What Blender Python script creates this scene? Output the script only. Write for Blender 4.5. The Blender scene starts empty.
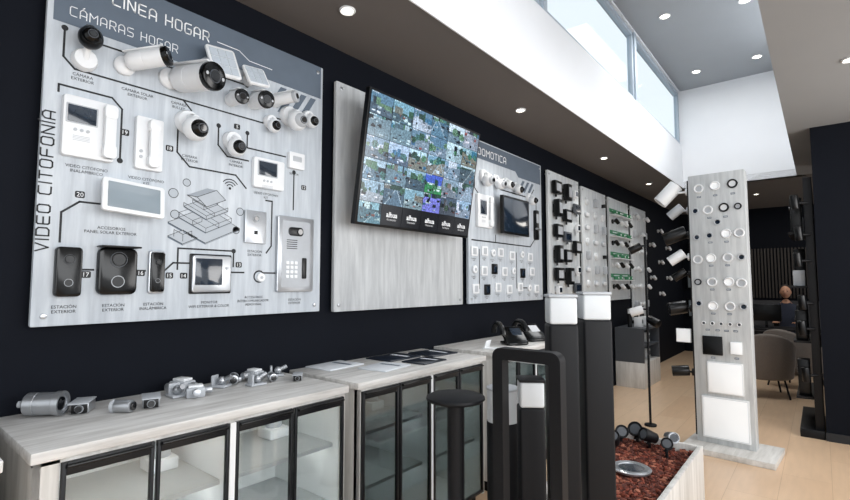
import bpy, bmesh, math, random
from mathutils import Matrix, Vector
random.seed(7)
COL=bpy.context.scene.collection
# ---------------------------------------------------------------- materials
def lin(h):
    h=h.lstrip('#');r=[int(h[i:i+2],16)/255 for i in (0,2,4)]
    return tuple(c/12.92 if c<=.04045 else ((c+.055)/1.055)**2.4 for c in r)+(1,)
MATS={}
def pm(name,col,rough=.5,metal=0,var=.06,scale=30,bump=0,coat=0,emit=0,spec=.5):
    if name in MATS: return MATS[name]
    m=bpy.data.materials.new(name);m.use_nodes=True;nt=m.node_tree
    p=nt.nodes['Principled BSDF'];c=lin(col)
    p.inputs['Roughness'].default_value=rough;p.inputs['Metallic'].default_value=metal
    p.inputs['Coat Weight'].default_value=coat;p.inputs['Specular IOR Level'].default_value=spec
    tc=nt.nodes.new('ShaderNodeTexCoord');n=nt.nodes.new('ShaderNodeTexNoise');n.inputs['Scale'].default_value=scale
    nt.links.new(tc.outputs['Object'],n.inputs['Vector'])
    mx=nt.nodes.new('ShaderNodeMix');mx.data_type='RGBA'
    mx.inputs[6].default_value=tuple(x*(1-var) for x in c[:3])+(1,);mx.inputs[7].default_value=tuple(min(1,x*(1+var)) for x in c[:3])+(1,)
    nt.links.new(n.outputs['Fac'],mx.inputs[0]);nt.links.new(mx.outputs[2],p.inputs['Base Color'])
    if emit:
        nt.links.new(mx.outputs[2],p.inputs['Emission Color']);p.inputs['Emission Strength'].default_value=emit
    if bump:
        b=nt.nodes.new('ShaderNodeBump');b.inputs['Strength'].default_value=bump;b.inputs['Distance'].default_value=.01
        nt.links.new(n.outputs['Fac'],b.inputs['Height']);nt.links.new(b.outputs[0],p.inputs['Normal'])
    MATS[name]=m;return m
def woodmat(name,c1,c2,c3,sc=(1,1,1),rough=.5,lo=.3,hi=.75):
    m=bpy.data.materials.new(name);m.use_nodes=True;nt=m.node_tree;p=nt.nodes['Principled BSDF'];p.inputs['Roughness'].default_value=rough
    tc=nt.nodes.new('ShaderNodeTexCoord');mp=nt.nodes.new('ShaderNodeMapping');mp.inputs['Scale'].default_value=sc
    nt.links.new(tc.outputs['Object'],mp.inputs[0])
    n=nt.nodes.new('ShaderNodeTexNoise');n.inputs['Scale'].default_value=3;n.inputs['Detail'].default_value=9;n.inputs['Roughness'].default_value=.62;n.inputs['Distortion'].default_value=.25
    nt.links.new(mp.outputs[0],n.inputs['Vector'])
    r=nt.nodes.new('ShaderNodeValToRGB');r.color_ramp.elements[0].position=lo;r.color_ramp.elements[1].position=hi
    r.color_ramp.elements[0].color=lin(c1);r.color_ramp.elements[1].color=lin(c3);e=r.color_ramp.elements.new((lo+hi)/2);e.color=lin(c2)
    nt.links.new(n.outputs['Fac'],r.inputs[0]);nt.links.new(r.outputs[0],p.inputs['Base Color'])
    b=nt.nodes.new('ShaderNodeBump');b.inputs['Strength'].default_value=.05;nt.links.new(n.outputs['Fac'],b.inputs['Height']);nt.links.new(b.outputs[0],p.inputs['Normal'])
    MATS[name]=m;return m
M_wall=pm('navy_paint','#0a0e17',.75,var=.12,scale=6,spec=.15)
M_white=pm('white_paint','#e9ebee',.8,var=.02,scale=4)
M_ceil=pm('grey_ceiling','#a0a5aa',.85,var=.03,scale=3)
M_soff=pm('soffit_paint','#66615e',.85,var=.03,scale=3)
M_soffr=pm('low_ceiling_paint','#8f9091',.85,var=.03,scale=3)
M_board=woodmat('pale_board','#abb2ba','#c1c8cf','#d6dce1',(9,.8,9),.42,.25,.8)
M_boardw=woodmat('washed_wood','#a3a6a9','#bfc2c4','#d6d9da',(7,.8,7),.5,.25,.8)
M_top=woodmat('washed_top','#b1aeaa','#d0cecb','#e6e5e2',(9,.8,9),.42)
M_side=woodmat('washed_side','#b7b5b0','#d3d1cd','#e6e5e2',(6,6,.6),.5)
M_black=pm('black_plastic','#08090b',.3,spec=.35)
M_gloss=pm('gloss_black','#040506',.16,spec=.35)
M_blackm=pm('black_metal','#0b0c10',.55,var=.1,spec=.3)
M_alu=pm('dark_aluminium','#0d0f13',.4,spec=.35)
M_wp=pm('white_plastic','#e8eaec',.35,var=.02)
M_gp=pm('grey_plastic','#b4b8bd',.4)
M_dg=pm('dark_grey_plastic','#4a4e54',.4)
M_silver=pm('silver_metal','#b9bcc0',.3,metal=.8)
M_scr=pm('dark_screen','#1c2836',.12,var=.2,scale=8,coat=.6)
M_scrb=pm('grey_screen','#8b979f',.2,var=.1,scale=6,coat=.3)
M_lens=pm('lens_glass','#05060a',.05,coat=1)
M_ink=pm('black_ink','#15171b',.6)
M_ing=pm('grey_ink','#949ca4',.6)
M_inl=pm('pale_grey_ink','#b0b7be',.6)
M_slate=pm('slate_ink','#5b6775',.55,var=.12,scale=9)
M_inkw=pm('white_ink','#f2f4f6',.6)
M_diff=pm('milky_diffuser','#d3d7da',.45,var=.03)
M_lit=pm('lit_lamp','#fff4e0',.4,emit=14)
M_fill_strip=pm('lamp_or_fill_strip','#fdfbf6',.4,emit=17)  # glow of the fill strips added inside the cabinets
M_litw=pm('lit_soft','#f1f3f4',.4,emit=.2)
M_red=pm('red_button','#b23a34',.4)
M_chair=pm('taupe_fabric','#7f766f',.9,var=.12,scale=60,bump=.2)
M_green=pm('glowing_green_card','#3c7d58',.6,var=.3,scale=12,emit=.08)  # faint glow put into the green of printed card, not a lamp
M_skin=pm('skin','#b98a70',.6)
M_cloth=pm('dark_shirt','#2c3140',.9)
M_hair=pm('dark_hair','#1a1411',.7)
M_paper=pm('paper','#d7dbe0',.7,var=.05)
M_broch=pm('brochure_print','#1b2330',.3,var=.5,scale=14,coat=.3)
M_rub=pm('gravel_soil','#4a281c',.95,var=.4,scale=40,bump=.5)
M_r1=pm('gravel_red','#7e3d2c',.85,var=.3,scale=25)
M_r2=pm('gravel_dark','#55281e',.85,var=.3,scale=25)
M_r3=pm('gravel_light','#a0634d',.85,var=.3,scale=25)
M_frame=pm('window_frame','#a9b5c0',.5,var=.02)
M_cab=pm('cabinet_interior','#dcdfdf',.7,var=.02)
M_shelf=pm('shelf_edge','#b4b8b9',.5)
def glassmat(name,tint,g=.12):
    m=bpy.data.materials.new(name);m.use_nodes=True;nt=m.node_tree;nt.nodes.clear()
    o=nt.nodes.new('ShaderNodeOutputMaterial');mx=nt.nodes.new('ShaderNodeMixShader');t=nt.nodes.new('ShaderNodeBsdfTransparent');gl=nt.nodes.new('ShaderNodeBsdfGlossy')
    t.inputs[0].default_value=lin(tint);gl.inputs['Roughness'].default_value=.06;mx.inputs[0].default_value=g
    nt.links.new(t.outputs[0],mx.inputs[1]);nt.links.new(gl.outputs[0],mx.inputs[2]);nt.links.new(mx.outputs[0],o.inputs[0]);return m
M_glass=glassmat('cabinet_glass','#f8fafa',.07)
M_glassd=glassmat('smoked_cabinet_glass','#b9c1c2',.08)
M_wglass=glassmat('window_glass','#f6fafc',.03)
def floormat():
    m=bpy.data.materials.new('pale_plank_floor');m.use_nodes=True;nt=m.node_tree;p=nt.nodes['Principled BSDF'];p.inputs['Roughness'].default_value=.28
    tc=nt.nodes.new('ShaderNodeTexCoord');mp0=nt.nodes.new('ShaderNodeMapping');mp0.inputs['Rotation'].default_value=(0,0,math.pi/2);nt.links.new(tc.outputs['Object'],mp0.inputs[0])
    b=nt.nodes.new('ShaderNodeTexBrick');b.inputs['Scale'].default_value=1;b.inputs['Brick Width'].default_value=1.2;b.inputs['Row Height'].default_value=.3
    b.inputs['Mortar Size'].default_value=.0015;b.inputs['Color1'].default_value=lin('#e2c5a6');b.inputs['Color2'].default_value=lin('#d9b999');b.inputs['Mortar'].default_value=lin('#bd9c7a')
    nt.links.new(mp0.outputs[0],b.inputs['Vector'])
    mp=nt.nodes.new('ShaderNodeMapping');mp.inputs['Scale'].default_value=(8,1.2,1);n=nt.nodes.new('ShaderNodeTexNoise');n.inputs['Scale'].default_value=3;n.inputs['Detail'].default_value=6
    nt.links.new(tc.outputs['Object'],mp.inputs[0]);nt.links.new(mp.outputs[0],n.inputs['Vector'])
    r=nt.nodes.new('ShaderNodeMapRange');r.inputs['To Min'].default_value=.88;r.inputs['To Max'].default_value=1.1;nt.links.new(n.outputs['Fac'],r.inputs['Value'])
    mx=nt.nodes.new('ShaderNodeMix');mx.data_type='RGBA';mx.blend_type='MULTIPLY';mx.inputs[0].default_value=1
    nt.links.new(b.outputs['Color'],mx.inputs[6]);nt.links.new(r.outputs[0],mx.inputs[7]);nt.links.new(mx.outputs[2],p.inputs['Base Color']);return m
M_floor=floormat()
GL={'L':[[(0,1.4),(0,.15),(.15,0),(1,0)]],'I':[[(0,0),(0,1.4)]],'N':[[(0,0),(0,1.4),(1,0),(1,1.4)]],
'E':[[(1,1.4),(.15,1.4),(0,1.25),(0,.15),(.15,0),(1,0)],[(0,.7),(.9,.7)]],'A':[[(0,0),(0,1.1),(.3,1.4),(.7,1.4),(1,1.1),(1,0)],[(0,.5),(1,.5)]],
'H':[[(0,0),(0,1.4)],[(1,0),(1,1.4)],[(0,.7),(1,.7)]],'O':[[(.2,0),(.8,0),(1,.2),(1,1.2),(.8,1.4),(.2,1.4),(0,1.2),(0,.2),(.2,0)]],
'G':[[(1,1.4),(.2,1.4),(0,1.2),(0,.2),(.2,0),(.8,0),(1,.2),(1,.7),(.5,.7)]],'R':[[(0,0),(0,1.4),(.8,1.4),(1,1.2),(1,.8),(.8,.6),(0,.6)],[(.55,.6),(1,0)]],
'C':[[(1,1.4),(.2,1.4),(0,1.2),(0,.2),(.2,0),(1,0)]],'M':[[(0,0),(0,1.4),(.6,.7),(1.2,1.4),(1.2,0)]],
'S':[[(1,1.4),(.15,1.4),(0,1.25),(0,.85),(.12,.72),(.88,.68),(1,.55),(1,.15),(.85,0),(0,0)]],'V':[[(0,1.4),(.5,0),(1,1.4)]],
'D':[[(0,0),(0,1.4),(.75,1.4),(1,1.15),(1,.25),(.75,0),(0,0)]],'T':[[(0,1.4),(1,1.4)],[(.5,1.4),(.5,0)]],'F':[[(1,1.4),(.15,1.4),(0,1.25),(0,0)],[(0,.7),(.85,.7)]]}
GL['Á']=GL['A']+[[(.4,1.62),(.65,1.82)]];GL['Í']=GL['I']+[[(-.05,1.6),(.2,1.8)]]
# ---------------------------------------------------------------- mesh builder
class B:
    def __init__(s,*mats): s.bm=bmesh.new();s.mats=list(mats)
    def _mi(s,m):
        if m is None: return 0
        if m not in s.mats: s.mats.append(m)
        return s.mats.index(m)
    def _merge(s,bm,M,m):
        i=s._mi(m)
        for f in bm.faces: f.material_index=i
        if M is not None: bm.transform(M)
        me=bpy.data.meshes.new('t');bm.to_mesh(me);bm.free();s.bm.from_mesh(me);bpy.data.meshes.remove(me);return s
    def box(s,c,size,bev=0,rot=None,m=None,seg=2):
        bm=bmesh.new();bmesh.ops.create_cube(bm,size=1);bmesh.ops.scale(bm,vec=size,verts=bm.verts)
        if bev: bmesh.ops.bevel(bm,geom=bm.edges[:],offset=bev,segments=seg,profile=.5,affect='EDGES')
        M=Matrix.Translation(c)
        if rot is not None: M=M@rot
        return s._merge(bm,M,m)
    def ext(s,a,b,bev=0,m=None):
        return s.box([(a[i]+b[i])/2 for i in range(3)],[abs(b[i]-a[i]) for i in range(3)],bev,m=m)
    def panel(s,c,w,h,d,r,m=None,rot=None,seg=5):
        bm=bmesh.new();vs=[]
        for cx,cy,a0 in ((w/2-r,h/2-r,0),(-w/2+r,h/2-r,90),(-w/2+r,-h/2+r,180),(w/2-r,-h/2+r,270)):
            for k in range(seg+1):
                a=math.radians(a0+90*k/seg);vs.append(bm.verts.new((cx+r*math.cos(a),cy+r*math.sin(a),-d/2)))
        f=bm.faces.new(vs);e=bmesh.ops.extrude_face_region(bm,geom=[f])
        nv=[v for v in e['geom'] if isinstance(v,bmesh.types.BMVert)]
        bmesh.ops.translate(bm,vec=(0,0,d),verts=nv);bmesh.ops.recalc_face_normals(bm,faces=bm.faces)
        b=min(r,d)*.3
        top=[e for e in bm.edges if all(v.co.z>0 for v in e.verts)]
        if b>.0004: bmesh.ops.bevel(bm,geom=top,offset=b,segments=2,profile=.5,affect='EDGES')
        M=Matrix.Translation(c)
        if rot is not None: M=M@rot
        return s._merge(bm,M,m)
    def cyl(s,p0,p1,r0,r1=None,seg=24,m=None,bev=0):
        p0=Vector(p0);p1=Vector(p1);d=p1-p0;bm=bmesh.new()
        bmesh.ops.create_cone(bm,cap_ends=True,segments=seg,radius1=r0,radius2=r0 if r1 is None else r1,depth=d.length)
        if bev: bmesh.ops.bevel(bm,geom=[e for e in bm.edges if abs(e.verts[0].co.z-e.verts[1].co.z)<1e-6],offset=bev,segments=2,profile=.5,affect='EDGES')
        return s._merge(bm,Matrix.Translation((p0+p1)/2)@d.to_track_quat('Z','Y').to_matrix().to_4x4(),m)
    def sph(s,c,r,sc=(1,1,1),seg=20,m=None,rot=None):
        bm=bmesh.new();bmesh.ops.create_uvsphere(bm,u_segments=seg,v_segments=seg//2+2,radius=r);bmesh.ops.scale(bm,vec=sc,verts=bm.verts)
        M=Matrix.Translation(c)
        if rot is not None: M=M@rot
        return s._merge(bm,M,m)
    def lathe(s,prof,c=(0,0,0),d=(0,0,1),seg=32,m=None):
        bm=bmesh.new();rings=[]
        for r,z in prof: rings.append([bm.verts.new((max(r,1e-5)*math.cos(2*math.pi*k/seg),max(r,1e-5)*math.sin(2*math.pi*k/seg),z)) for k in range(seg)])
        for a,b in zip(rings,rings[1:]):
            for k in range(seg): bm.faces.new((a[k],a[(k+1)%seg],b[(k+1)%seg],b[k]))
        bmesh.ops.remove_doubles(bm,verts=bm.verts,dist=1e-4);bmesh.ops.recalc_face_normals(bm,faces=bm.faces)
        return s._merge(bm,Matrix.Translation(c)@Vector(d).to_track_quat('Z','Y').to_matrix().to_4x4(),m)
    def ring(s,c,R,r,d=(0,0,1),h=None,m=None,seg=32):
        h=h or r
        return s.lathe([(R-r,0),(R-r,h*.7),(R-r*.6,h),(R-r*.2,h),(R,h*.6),(R,0),(R-r,0)],c,d,seg,m)
    def tube(s,pts,r,seg=10,m=None):
        P=[Vector(p) for p in pts];bm=bmesh.new();rings=[];n=len(P);up=None
        for i,p in enumerate(P):
            t=((P[min(i+1,n-1)]-P[max(i-1,0)])).normalized()
            if up is None: up=Vector((0,0,1)) if abs(t.z)<.9 else Vector((1,0,0))
            x=(up-t*up.dot(t)).normalized();y=t.cross(x);up=x
            rr=r[i] if isinstance(r,(list,tuple)) else r
            rings.append([bm.verts.new(p+x*rr*math.cos(2*math.pi*k/seg)+y*rr*math.sin(2*math.pi*k/seg)) for k in range(seg)])
        for a,b in zip(rings,rings[1:]):
            for k in range(seg): bm.faces.new((a[k],a[(k+1)%seg],b[(k+1)%seg],b[k]))
        bm.faces.new(rings[0]);bm.faces.new(rings[-1])
        bmesh.ops.recalc_face_normals(bm,faces=bm.faces);return s._merge(bm,None,m)
    def line(s,pts,t,w=0.001,m=None,closed=False,M=None):
        bm=bmesh.new();P=[Vector((p[0],p[1],w)) for p in pts]
        if closed: P.append(P[0])
        for a,b in zip(P,P[1:]):
            d=(b-a).normalized();n=Vector((-d.y,d.x,0))*t/2;a2=a-d*t*.4;b2=b+d*t*.4
            bm.faces.new([bm.verts.new(v) for v in (a2-n,b2-n,b2+n,a2+n)])
        return s._merge(bm,M,m)
    def poly(s,pts,w=.001,m=None):
        bm=bmesh.new();bm.faces.new([bm.verts.new((p[0],p[1],w)) for p in pts]);return s._merge(bm,None,m)
    def disc(s,u,v,r,w=.0012,m=None,seg=24):
        return s.poly([(u+r*math.cos(2*math.pi*k/seg),v+r*math.sin(2*math.pi*k/seg)) for k in range(seg)],w,m)
    def stext(s,t,h,u,v,width,th,w=.0016,rot=0,m=None):
        k=h/1.4;x=0;st=[]
        for ch in t:
            if ch==' ': x+=.9;continue
            g=GL[ch];wd=0 if ch in 'IÍ' else (1.2 if ch=='M' else 1)
            st+=[[(p[0]+x,p[1]) for p in l] for l in g];x+=wd+.5
        x-=.5;kx=width/x
        M=Matrix.Translation((u,v,0))@Matrix.Rotation(math.radians(rot),4,'Z')@Matrix.Translation((-width/2,-h/2,0))
        for l in st: s.line([(p[0]*kx,p[1]*k) for p in l],th,w,m,M=M)
        return s
    def text(s,t,h,u,v,w=.0014,width=None,rot=0,m=None,off=0,al='C'):
        cu=bpy.data.curves.new('t','FONT');cu.body=t;cu.size=1;cu.offset=off;cu.resolution_u=2
        ob=bpy.data.objects.new('t',cu);COL.objects.link(ob);bpy.context.view_layer.update()
        me=bpy.data.meshes.new_from_object(ob.evaluated_get(bpy.context.evaluated_depsgraph_get()));bpy.data.objects.remove(ob)
        bm=bmesh.new();bm.from_mesh(me);bpy.data.meshes.remove(me)
        if not bm.verts: return s
        xs=[q.co.x for q in bm.verts];x0,x1=min(xs),max(xs)
        k=h/.70;kx=k if width is None else width/(x1-x0);ww=(x1-x0)*kx
        ox={'C':-ww/2,'L':0,'R':-ww}[al]
        M=Matrix.Translation((u,v,w))@Matrix.Rotation(math.radians(rot),4,'Z')@Matrix.Translation((ox,-h/2,0))@Matrix.Diagonal((kx,k,1,1))@Matrix.Translation((-x0,0,0))
        return s._merge(bm,M,m)
    def mesh(s,name,ang=35):
        me=bpy.data.meshes.new(name);s.bm.to_mesh(me);s.bm.free()
        for m in s.mats: me.materials.append(m)
        for p in me.polygons: p.use_smooth=True
        me.set_sharp_from_angle(angle=math.radians(ang));return me
def frame(loc,right=(0,1,0),up=(0,0,1)):
    r=Vector(right).normalized();u=Vector(up);u=(u-r*u.dot(r)).normalized();o=r.cross(u)
    M=Matrix.Identity(4)
    for i,vv in enumerate((r,u,o)):
        for j in range(3): M[j][i]=vv[j]
    M.translation=Vector(loc);return M
def T(x,y,z,rz=0): return Matrix.Translation((x,y,z))@Matrix.Rotation(math.radians(rz),4,'Z')
def obj(name,b,parent=None,label=None,ang=35):
    o=bpy.data.objects.new(name,b.mesh(name,ang) if isinstance(b,B) else b);COL.objects.link(o)
    if parent: o.parent=parent
    if label: o['label']=label
    return o
def thing(name,label,cat,M,parts,group=None):
    if len(parts)==1 and parts[0][0] is None:
        r=obj(name,parts[0][1])
    else:
        r=bpy.data.objects.new(name,None);r.empty_display_size=.05;COL.objects.link(r)
        for p in parts:
            q=obj(p[0],p[1],r)
            if len(p)>2:
                for sp in p[2]: obj(sp[0],sp[1],q)
    r.matrix_world=M;r['label']=label;r['category']=cat
    if group: r['group']=group
    return r
def dup(src,M,label=None):
    def rec(o,par):
        c=o.copy();COL.objects.link(c)
        if par is not None:
            c.parent=par;c.matrix_parent_inverse=o.matrix_parent_inverse.copy()
        for ch in o.children: rec(ch,c)
        return c
    c=rec(src,None);c.matrix_world=M
    if label: c['label']=label
    return c
def struct(name,b):
    o=obj(name,b);o['kind']='structure';return o
# ---------------------------------------------------------------- room
struct('floor',B(M_floor).ext((-.1,-3,-.1),(6,13,0)))
struct('wall_left',B(M_wall).ext((-.15,-3,0),(0,13,3.2)))
struct('wall_back',B(M_wall).ext((0,12,0),(6,12.15,3.04)))
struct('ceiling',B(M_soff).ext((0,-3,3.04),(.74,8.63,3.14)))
struct('trim_1',B(M_white).ext((.64,-3,3.14),(.74,8.63,3.72)).ext((.735,-3,3.035),(.745,8.63,3.16)))
struct('ceiling',B(M_ceil).ext((.6,-3,4.65),(3.2,8.8,4.75)))
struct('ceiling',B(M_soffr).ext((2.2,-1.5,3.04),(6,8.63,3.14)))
struct('trim_2',B(M_white).ext((2.2,-1.5,3.14),(2.3,8.63,4.65)))
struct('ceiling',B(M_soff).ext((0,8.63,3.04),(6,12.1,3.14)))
struct('wall_header',B(M_white).ext((.64,8.63,3.04),(2.3,8.75,4.65)))
def window(n,y0,y1):
    z0,z1=3.74,4.62;x0,x1=.66,.72;t=.05
    f=B(M_frame).ext((x0,y0,z0),(x1,y1,z0+t),.004).ext((x0,y0,z1-t),(x1,y1,z1),.004).ext((x0,y0,z0+t),(x1,y0+t,z1-t),.004).ext((x0,y1-t,z0+t),(x1,y1,z1-t),.004)
    o=struct('window_%d'%n,f);g=obj('glass_pane',B(M_wglass).ext((.685,y0+t,z0+t),(.69,y1-t,z1-t)),o);g['kind']='structure'
for i,(a,b) in enumerate([(-1.6,.95),(1.03,3.55),(3.62,6.12),(6.2,8.6)]): window(i+1,a,b)
struct('trim_3',B(M_white).ext((.64,-3,3.72),(.74,8.63,3.74)).ext((.64,-3,4.62),(.74,8.63,4.65)))
struct('trim_4',B(M_frame).ext((.65,3.55,3.74),(.74,3.62,4.62)).ext((.65,6.12,3.74),(.74,6.2,4.62)).ext((.65,.95,3.74),(.74,1.03,4.62)))
struct('wall_pillar',B(M_wall).ext((2.38,6.05,0),(3.6,8.0,3.04)))
struct('baseboard_pillar',B(pm('baseboard','#15191f',.5)).ext((2.375,6.035,0),(3.6,6.05,.08)))
def downlight(k=1): return [('trim_ring',B(M_wp).lathe([(.045*k,0),(.065*k,0),(.067*k,-.006),(.058*k,-.012),(.047*k,-.008),(.045*k,0)])),('lamp_lens',B(M_lit).cyl((0,0,-.003),(0,0,.001),.045*k))]
dl=None
for x,y,z in [(.4,1.74,3.04),(.4,3.77,3.04),(.4,5.9,3.04),(.4,7.9,3.04),(2.62,4.34,3.04),(1.6,10,3.04)]:
    if dl is None: dl=thing('recessed_downlight','round recessed ceiling downlight with white trim ring, switched on','ceiling light',T(x,y,z),downlight(.7),'recessed ceiling downlights')
    else: dup(dl,T(x,y,z))
dl=None
for x,y,z in [(1.11,6.03,4.65),(1.88,6.25,4.65),(1.1,7.95,4.65),(1.85,7.95,4.65)]:
    if dl is None: dl=thing('recessed_downlight','round recessed downlight in the high ceiling, switched on','ceiling light',T(x,y,z),downlight(1.0),'recessed high ceiling downlights')
    else: dup(dl,T(x,y,z))
# ---------------------------------------------------------------- boards
BX=.05
def board(name,label,y0,y1,z0,z1,extra=[],mat=None):
    yc,zc=(y0+y1)/2,(z0+z1)/2;w,h=y1-y0,z1-z0
    parts=[('panel',B(mat or M_board).panel((0,0,-.012),w,h,.024,.004,seg=1))]
    for su in (-1,1):
        for sv in (-1,1):
            parts.append(('standoff_screw',B(M_silver).cyl((su*(w/2-.04),sv*(h/2-.04),-.0499),(su*(w/2-.04),sv*(h/2-.04),.006),.011,seg=16,bev=.002)))
    parts+=extra
    return thing(name,label,'display board',frame((BX,yc,zc)),parts)
yc,zc=1.17,2.08
def q(*pts): return [(a-yc,b-zc) for a,b in pts]
hd=B(M_slate)
hd.poly(q((.50,2.56),(1.04,2.56),(1.12,2.635),(1.845,2.635),(1.845,2.835),(.50,2.835)),.0006)
for i,(a,l) in enumerate([(1.56,.10),(1.63,.15),(1.70,.19),(1.77,.22)]):
    hd.poly(q((a,2.62),(a+.04,2.62),(a+.04-l*.6,2.62-l),(a-l*.6,2.62-l)),.0008)
ink=B(M_ink)
ink.stext('VIDEO CITOFONÍA',.04,.503-yc,1.90-zc,.56,.0055,rot=90)
wi=B(M_inkw);wi.stext('LINEA HOGAR',.05,.92-yc,2.742-zc,.43,.006);wi.line(q((1.18,2.735),(1.3,2.735),(1.36,2.70),(1.5,2.70)),.004,.0014)
wi.stext('CÁMARAS HOGAR',.038,.77-yc,2.62-zc,.43,.0036)
circ=B(M_ink)
LN=[[(.54,2.54),(.54,2.42),(.58,2.38),(1.02,2.38),(1.06,2.34)],[(.66,2.52),(1.0,2.52),(1.06,2.56),(1.35,2.56)],[(1.02,2.38),(1.45,2.38),(1.50,2.43),(1.58,2.43)],[(.53,2.27),(.53,2.30),(.72,2.30),(.76,2.26),(.76,2.03)],
 [(1.0,2.28),(1.0,2.12),(1.06,2.06),(1.3,2.06),(1.36,2.0)],[(1.36,2.30),(1.36,2.22),(1.6,2.22)],[(.56,1.66),(.56,1.78),(.62,1.83),(.72,1.83)],[(.63,1.55),(.68,1.55)],[(.84,1.55),(.88,1.55)],[(.96,1.55),(1.0,1.59),(1.08,1.59)],[(1.28,1.55),(1.36,1.55)],
 [(1.02,1.66),(1.02,1.56)],[(1.47,1.55),(1.55,1.55)],[(1.3,1.66),(1.3,1.58)],[(1.02,1.66),(1.3,1.66)],[(1.48,1.95),(1.52,1.95),(1.52,1.70),(1.49,1.66)],[(1.66,2.14),(1.66,1.92)],[(1.2,2.30),(1.2,2.2),(1.25,2.15),(1.37,2.15)]]
for l in LN: circ.line(q(*l),.008,.0009)
for a,b in [(.54,2.54),(.66,2.52),(1.35,2.56),(1.58,2.43),(.76,2.03),(1.0,2.28),(1.36,2.30),(.72,1.83),(1.3,1.66),(1.66,2.14),(1.2,2.30)]: circ.disc(a-yc,b-zc,.012,.001)
circ.ring((1.45-yc,1.53-zc,0),.034,.008,h=.0012,seg=24)
TAB=[('17',.655,1.53),('16',.862,1.54),('15',.985,1.53),('14',1.05,1.53),('20',.62,1.86),('19',.775,2.16),('18',.965,2.13),('13',1.33,1.59),('12',1.73,2.06),('5',1.3,2.32)]
tabs=B(M_ink);nums=B(M_inkw)
for n,a,b in TAB:
    tabs.panel((a-yc,b-zc,.001),.034,.028,.001,.006);nums.text(n,.018,a-yc,b-zc,.003)
lab=B(M_ink)
for a,b,ls in [(.585,1.40,['ESTACIÓN','EXTERIOR']),(.76,1.40,['ESTACIÓN','EXTERIOR']),(.92,1.40,['ESTACIÓN','INALÁMBRICA']),(1.18,1.40,['MONITOR','WIFI EXTERIOR & COLOR']),(1.42,1.42,['ACCESORIOS','INTERCOMUNICADOR','ADICIONAL']),(1.68,1.40,['ESTACIÓN','EXTERIOR']),
    (.74,1.73,['ACCESORIOS','PANEL SOLAR EXTERIOR']),(.64,1.975,['VIDEO CITÓFONO','INALÁMBRICO']),(.87,1.965,['VIDEO CITÓFONO','KIT']),(1.48,1.985,['VIDEO CITÓFONO','KIT']),(1.42,1.665,['ESTACIÓN','EXTERIOR']),(.61,2.36,['CÁMARA','EXTERIOR']),(.82,2.355,['CÁMARA SOLAR','EXTERIOR']),(1.0,2.355,['CÁMARA','BULLET']),(1.06,2.11,['CÁMARA','EXTERIOR']),(1.3,2.13,['CÁMARA','INTERIOR']),(1.66,2.13,['SENSOR'])]:
    for k,t in enumerate(ls): lab.text(t,.0125,a-yc,b-.019*k-zc)
hs=B(M_ink);hx,hz=1.15,1.86;HS=.80
def iso(x,y,z): return (hx+(x-y)*.87*HS-yc,hz+((x+y)*.42+z)*HS-zc)
def fill(pts,w,m): hs.poly(pts,w,m=m)
def slab(x0,y0,x1,y1,z,w,t=.010):
    fill([iso(x0,y0,z),iso(x1,y0,z),iso(x1,y1,z),iso(x0,y1,z)],w,M_inl)
    fill([iso(x0,y0,z-t),iso(x1,y0,z-t),iso(x1,y0,z),iso(x0,y0,z)],w,M_ing);fill([iso(x0,y0,z-t),iso(x0,y0,z),iso(x0,y1,z),iso(x0,y1,z-t)],w,M_slate)
    hs.line([iso(x0,y0,z),iso(x1,y0,z),iso(x1,y1,z),iso(x0,y1,z)],.0022,w+.0002,closed=True)
def rooms(h,zb,w,segs):
    for a,b in segs:
        hs.line([iso(a[0],a[1],zb),iso(b[0],b[1],zb),iso(b[0],b[1],zb+h),iso(a[0],a[1],zb+h)],.0022,w,closed=True)
slab(-.13,-.13,.13,.13,-.10,.0008)
slab(-.095,-.095,.095,.095,-.065,.0013,.006)
rooms(.028,-.065,.0017,[((-.095,-.095),(.095,-.095)),((.095,-.095),(.095,.095)),((.095,.095),(-.095,.095)),((-.095,.095),(-.095,-.095)),((0,-.095),(0,.03)),((0,.03),(.095,.03)),((-.095,.0),(-.03,.0))])
slab(-.08,-.08,.08,.08,.005,.0021,.006)
rooms(.022,.005,.0025,[((-.08,-.08),(.08,-.08)),((-.08,.08),(-.08,-.08)),((-.02,-.08),(-.02,.08)),((-.02,0),(.08,0))])
e,rz,ez=.07,.10,.075
fill([iso(-e,-e,ez),iso(e,-e,ez),iso(e,0,rz),iso(-e,0,rz)],.0031,M_inl)
fill([iso(-e,0,rz),iso(e,0,rz),iso(e,e,ez),iso(-e,e,ez)],.0029,M_ing)
hs.line([iso(-e,-e,ez),iso(e,-e,ez),iso(e,0,rz),iso(-e,0,rz)],.0026,.0034,closed=True);hs.line([iso(-e,0,rz),iso(-e,e,ez),iso(-e,-e,ez)],.0026,.0034)
for r in (.020,.034,.048):
    hs.line([(1.27-yc+r*math.cos(math.radians(a)),1.985-zc+r*math.sin(math.radians(a))) for a in range(35,150,15)],.005)
hs.disc(1.27-yc,1.985-zc,.007)
hx,hz=1.04,1.715;slab(-.05,-.05,.05,.05,0,.0008)
hs.line([iso(-.03,-.03,0),iso(-.03,-.03,.04),iso(.03,-.03,.04),iso(.03,-.03,0)],.0025,.0012);hs.line([iso(-.03,-.03,.04),iso(-.03,.03,.04),iso(-.03,.03,0)],.0025,.0012)
for a,b,r in [(.99,1.92,.022),(1.0,1.82,.02),(1.05,1.98,.018),(1.33,1.87,.02),(1.31,1.77,.018)]:
    hs.disc(a-yc,b-zc,r,.0008,m=M_inl);hs.line([(a-yc+r*math.cos(math.radians(k)),b-zc+r*math.sin(math.radians(k))) for k in range(0,360,24)],.0028,closed=True)
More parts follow.
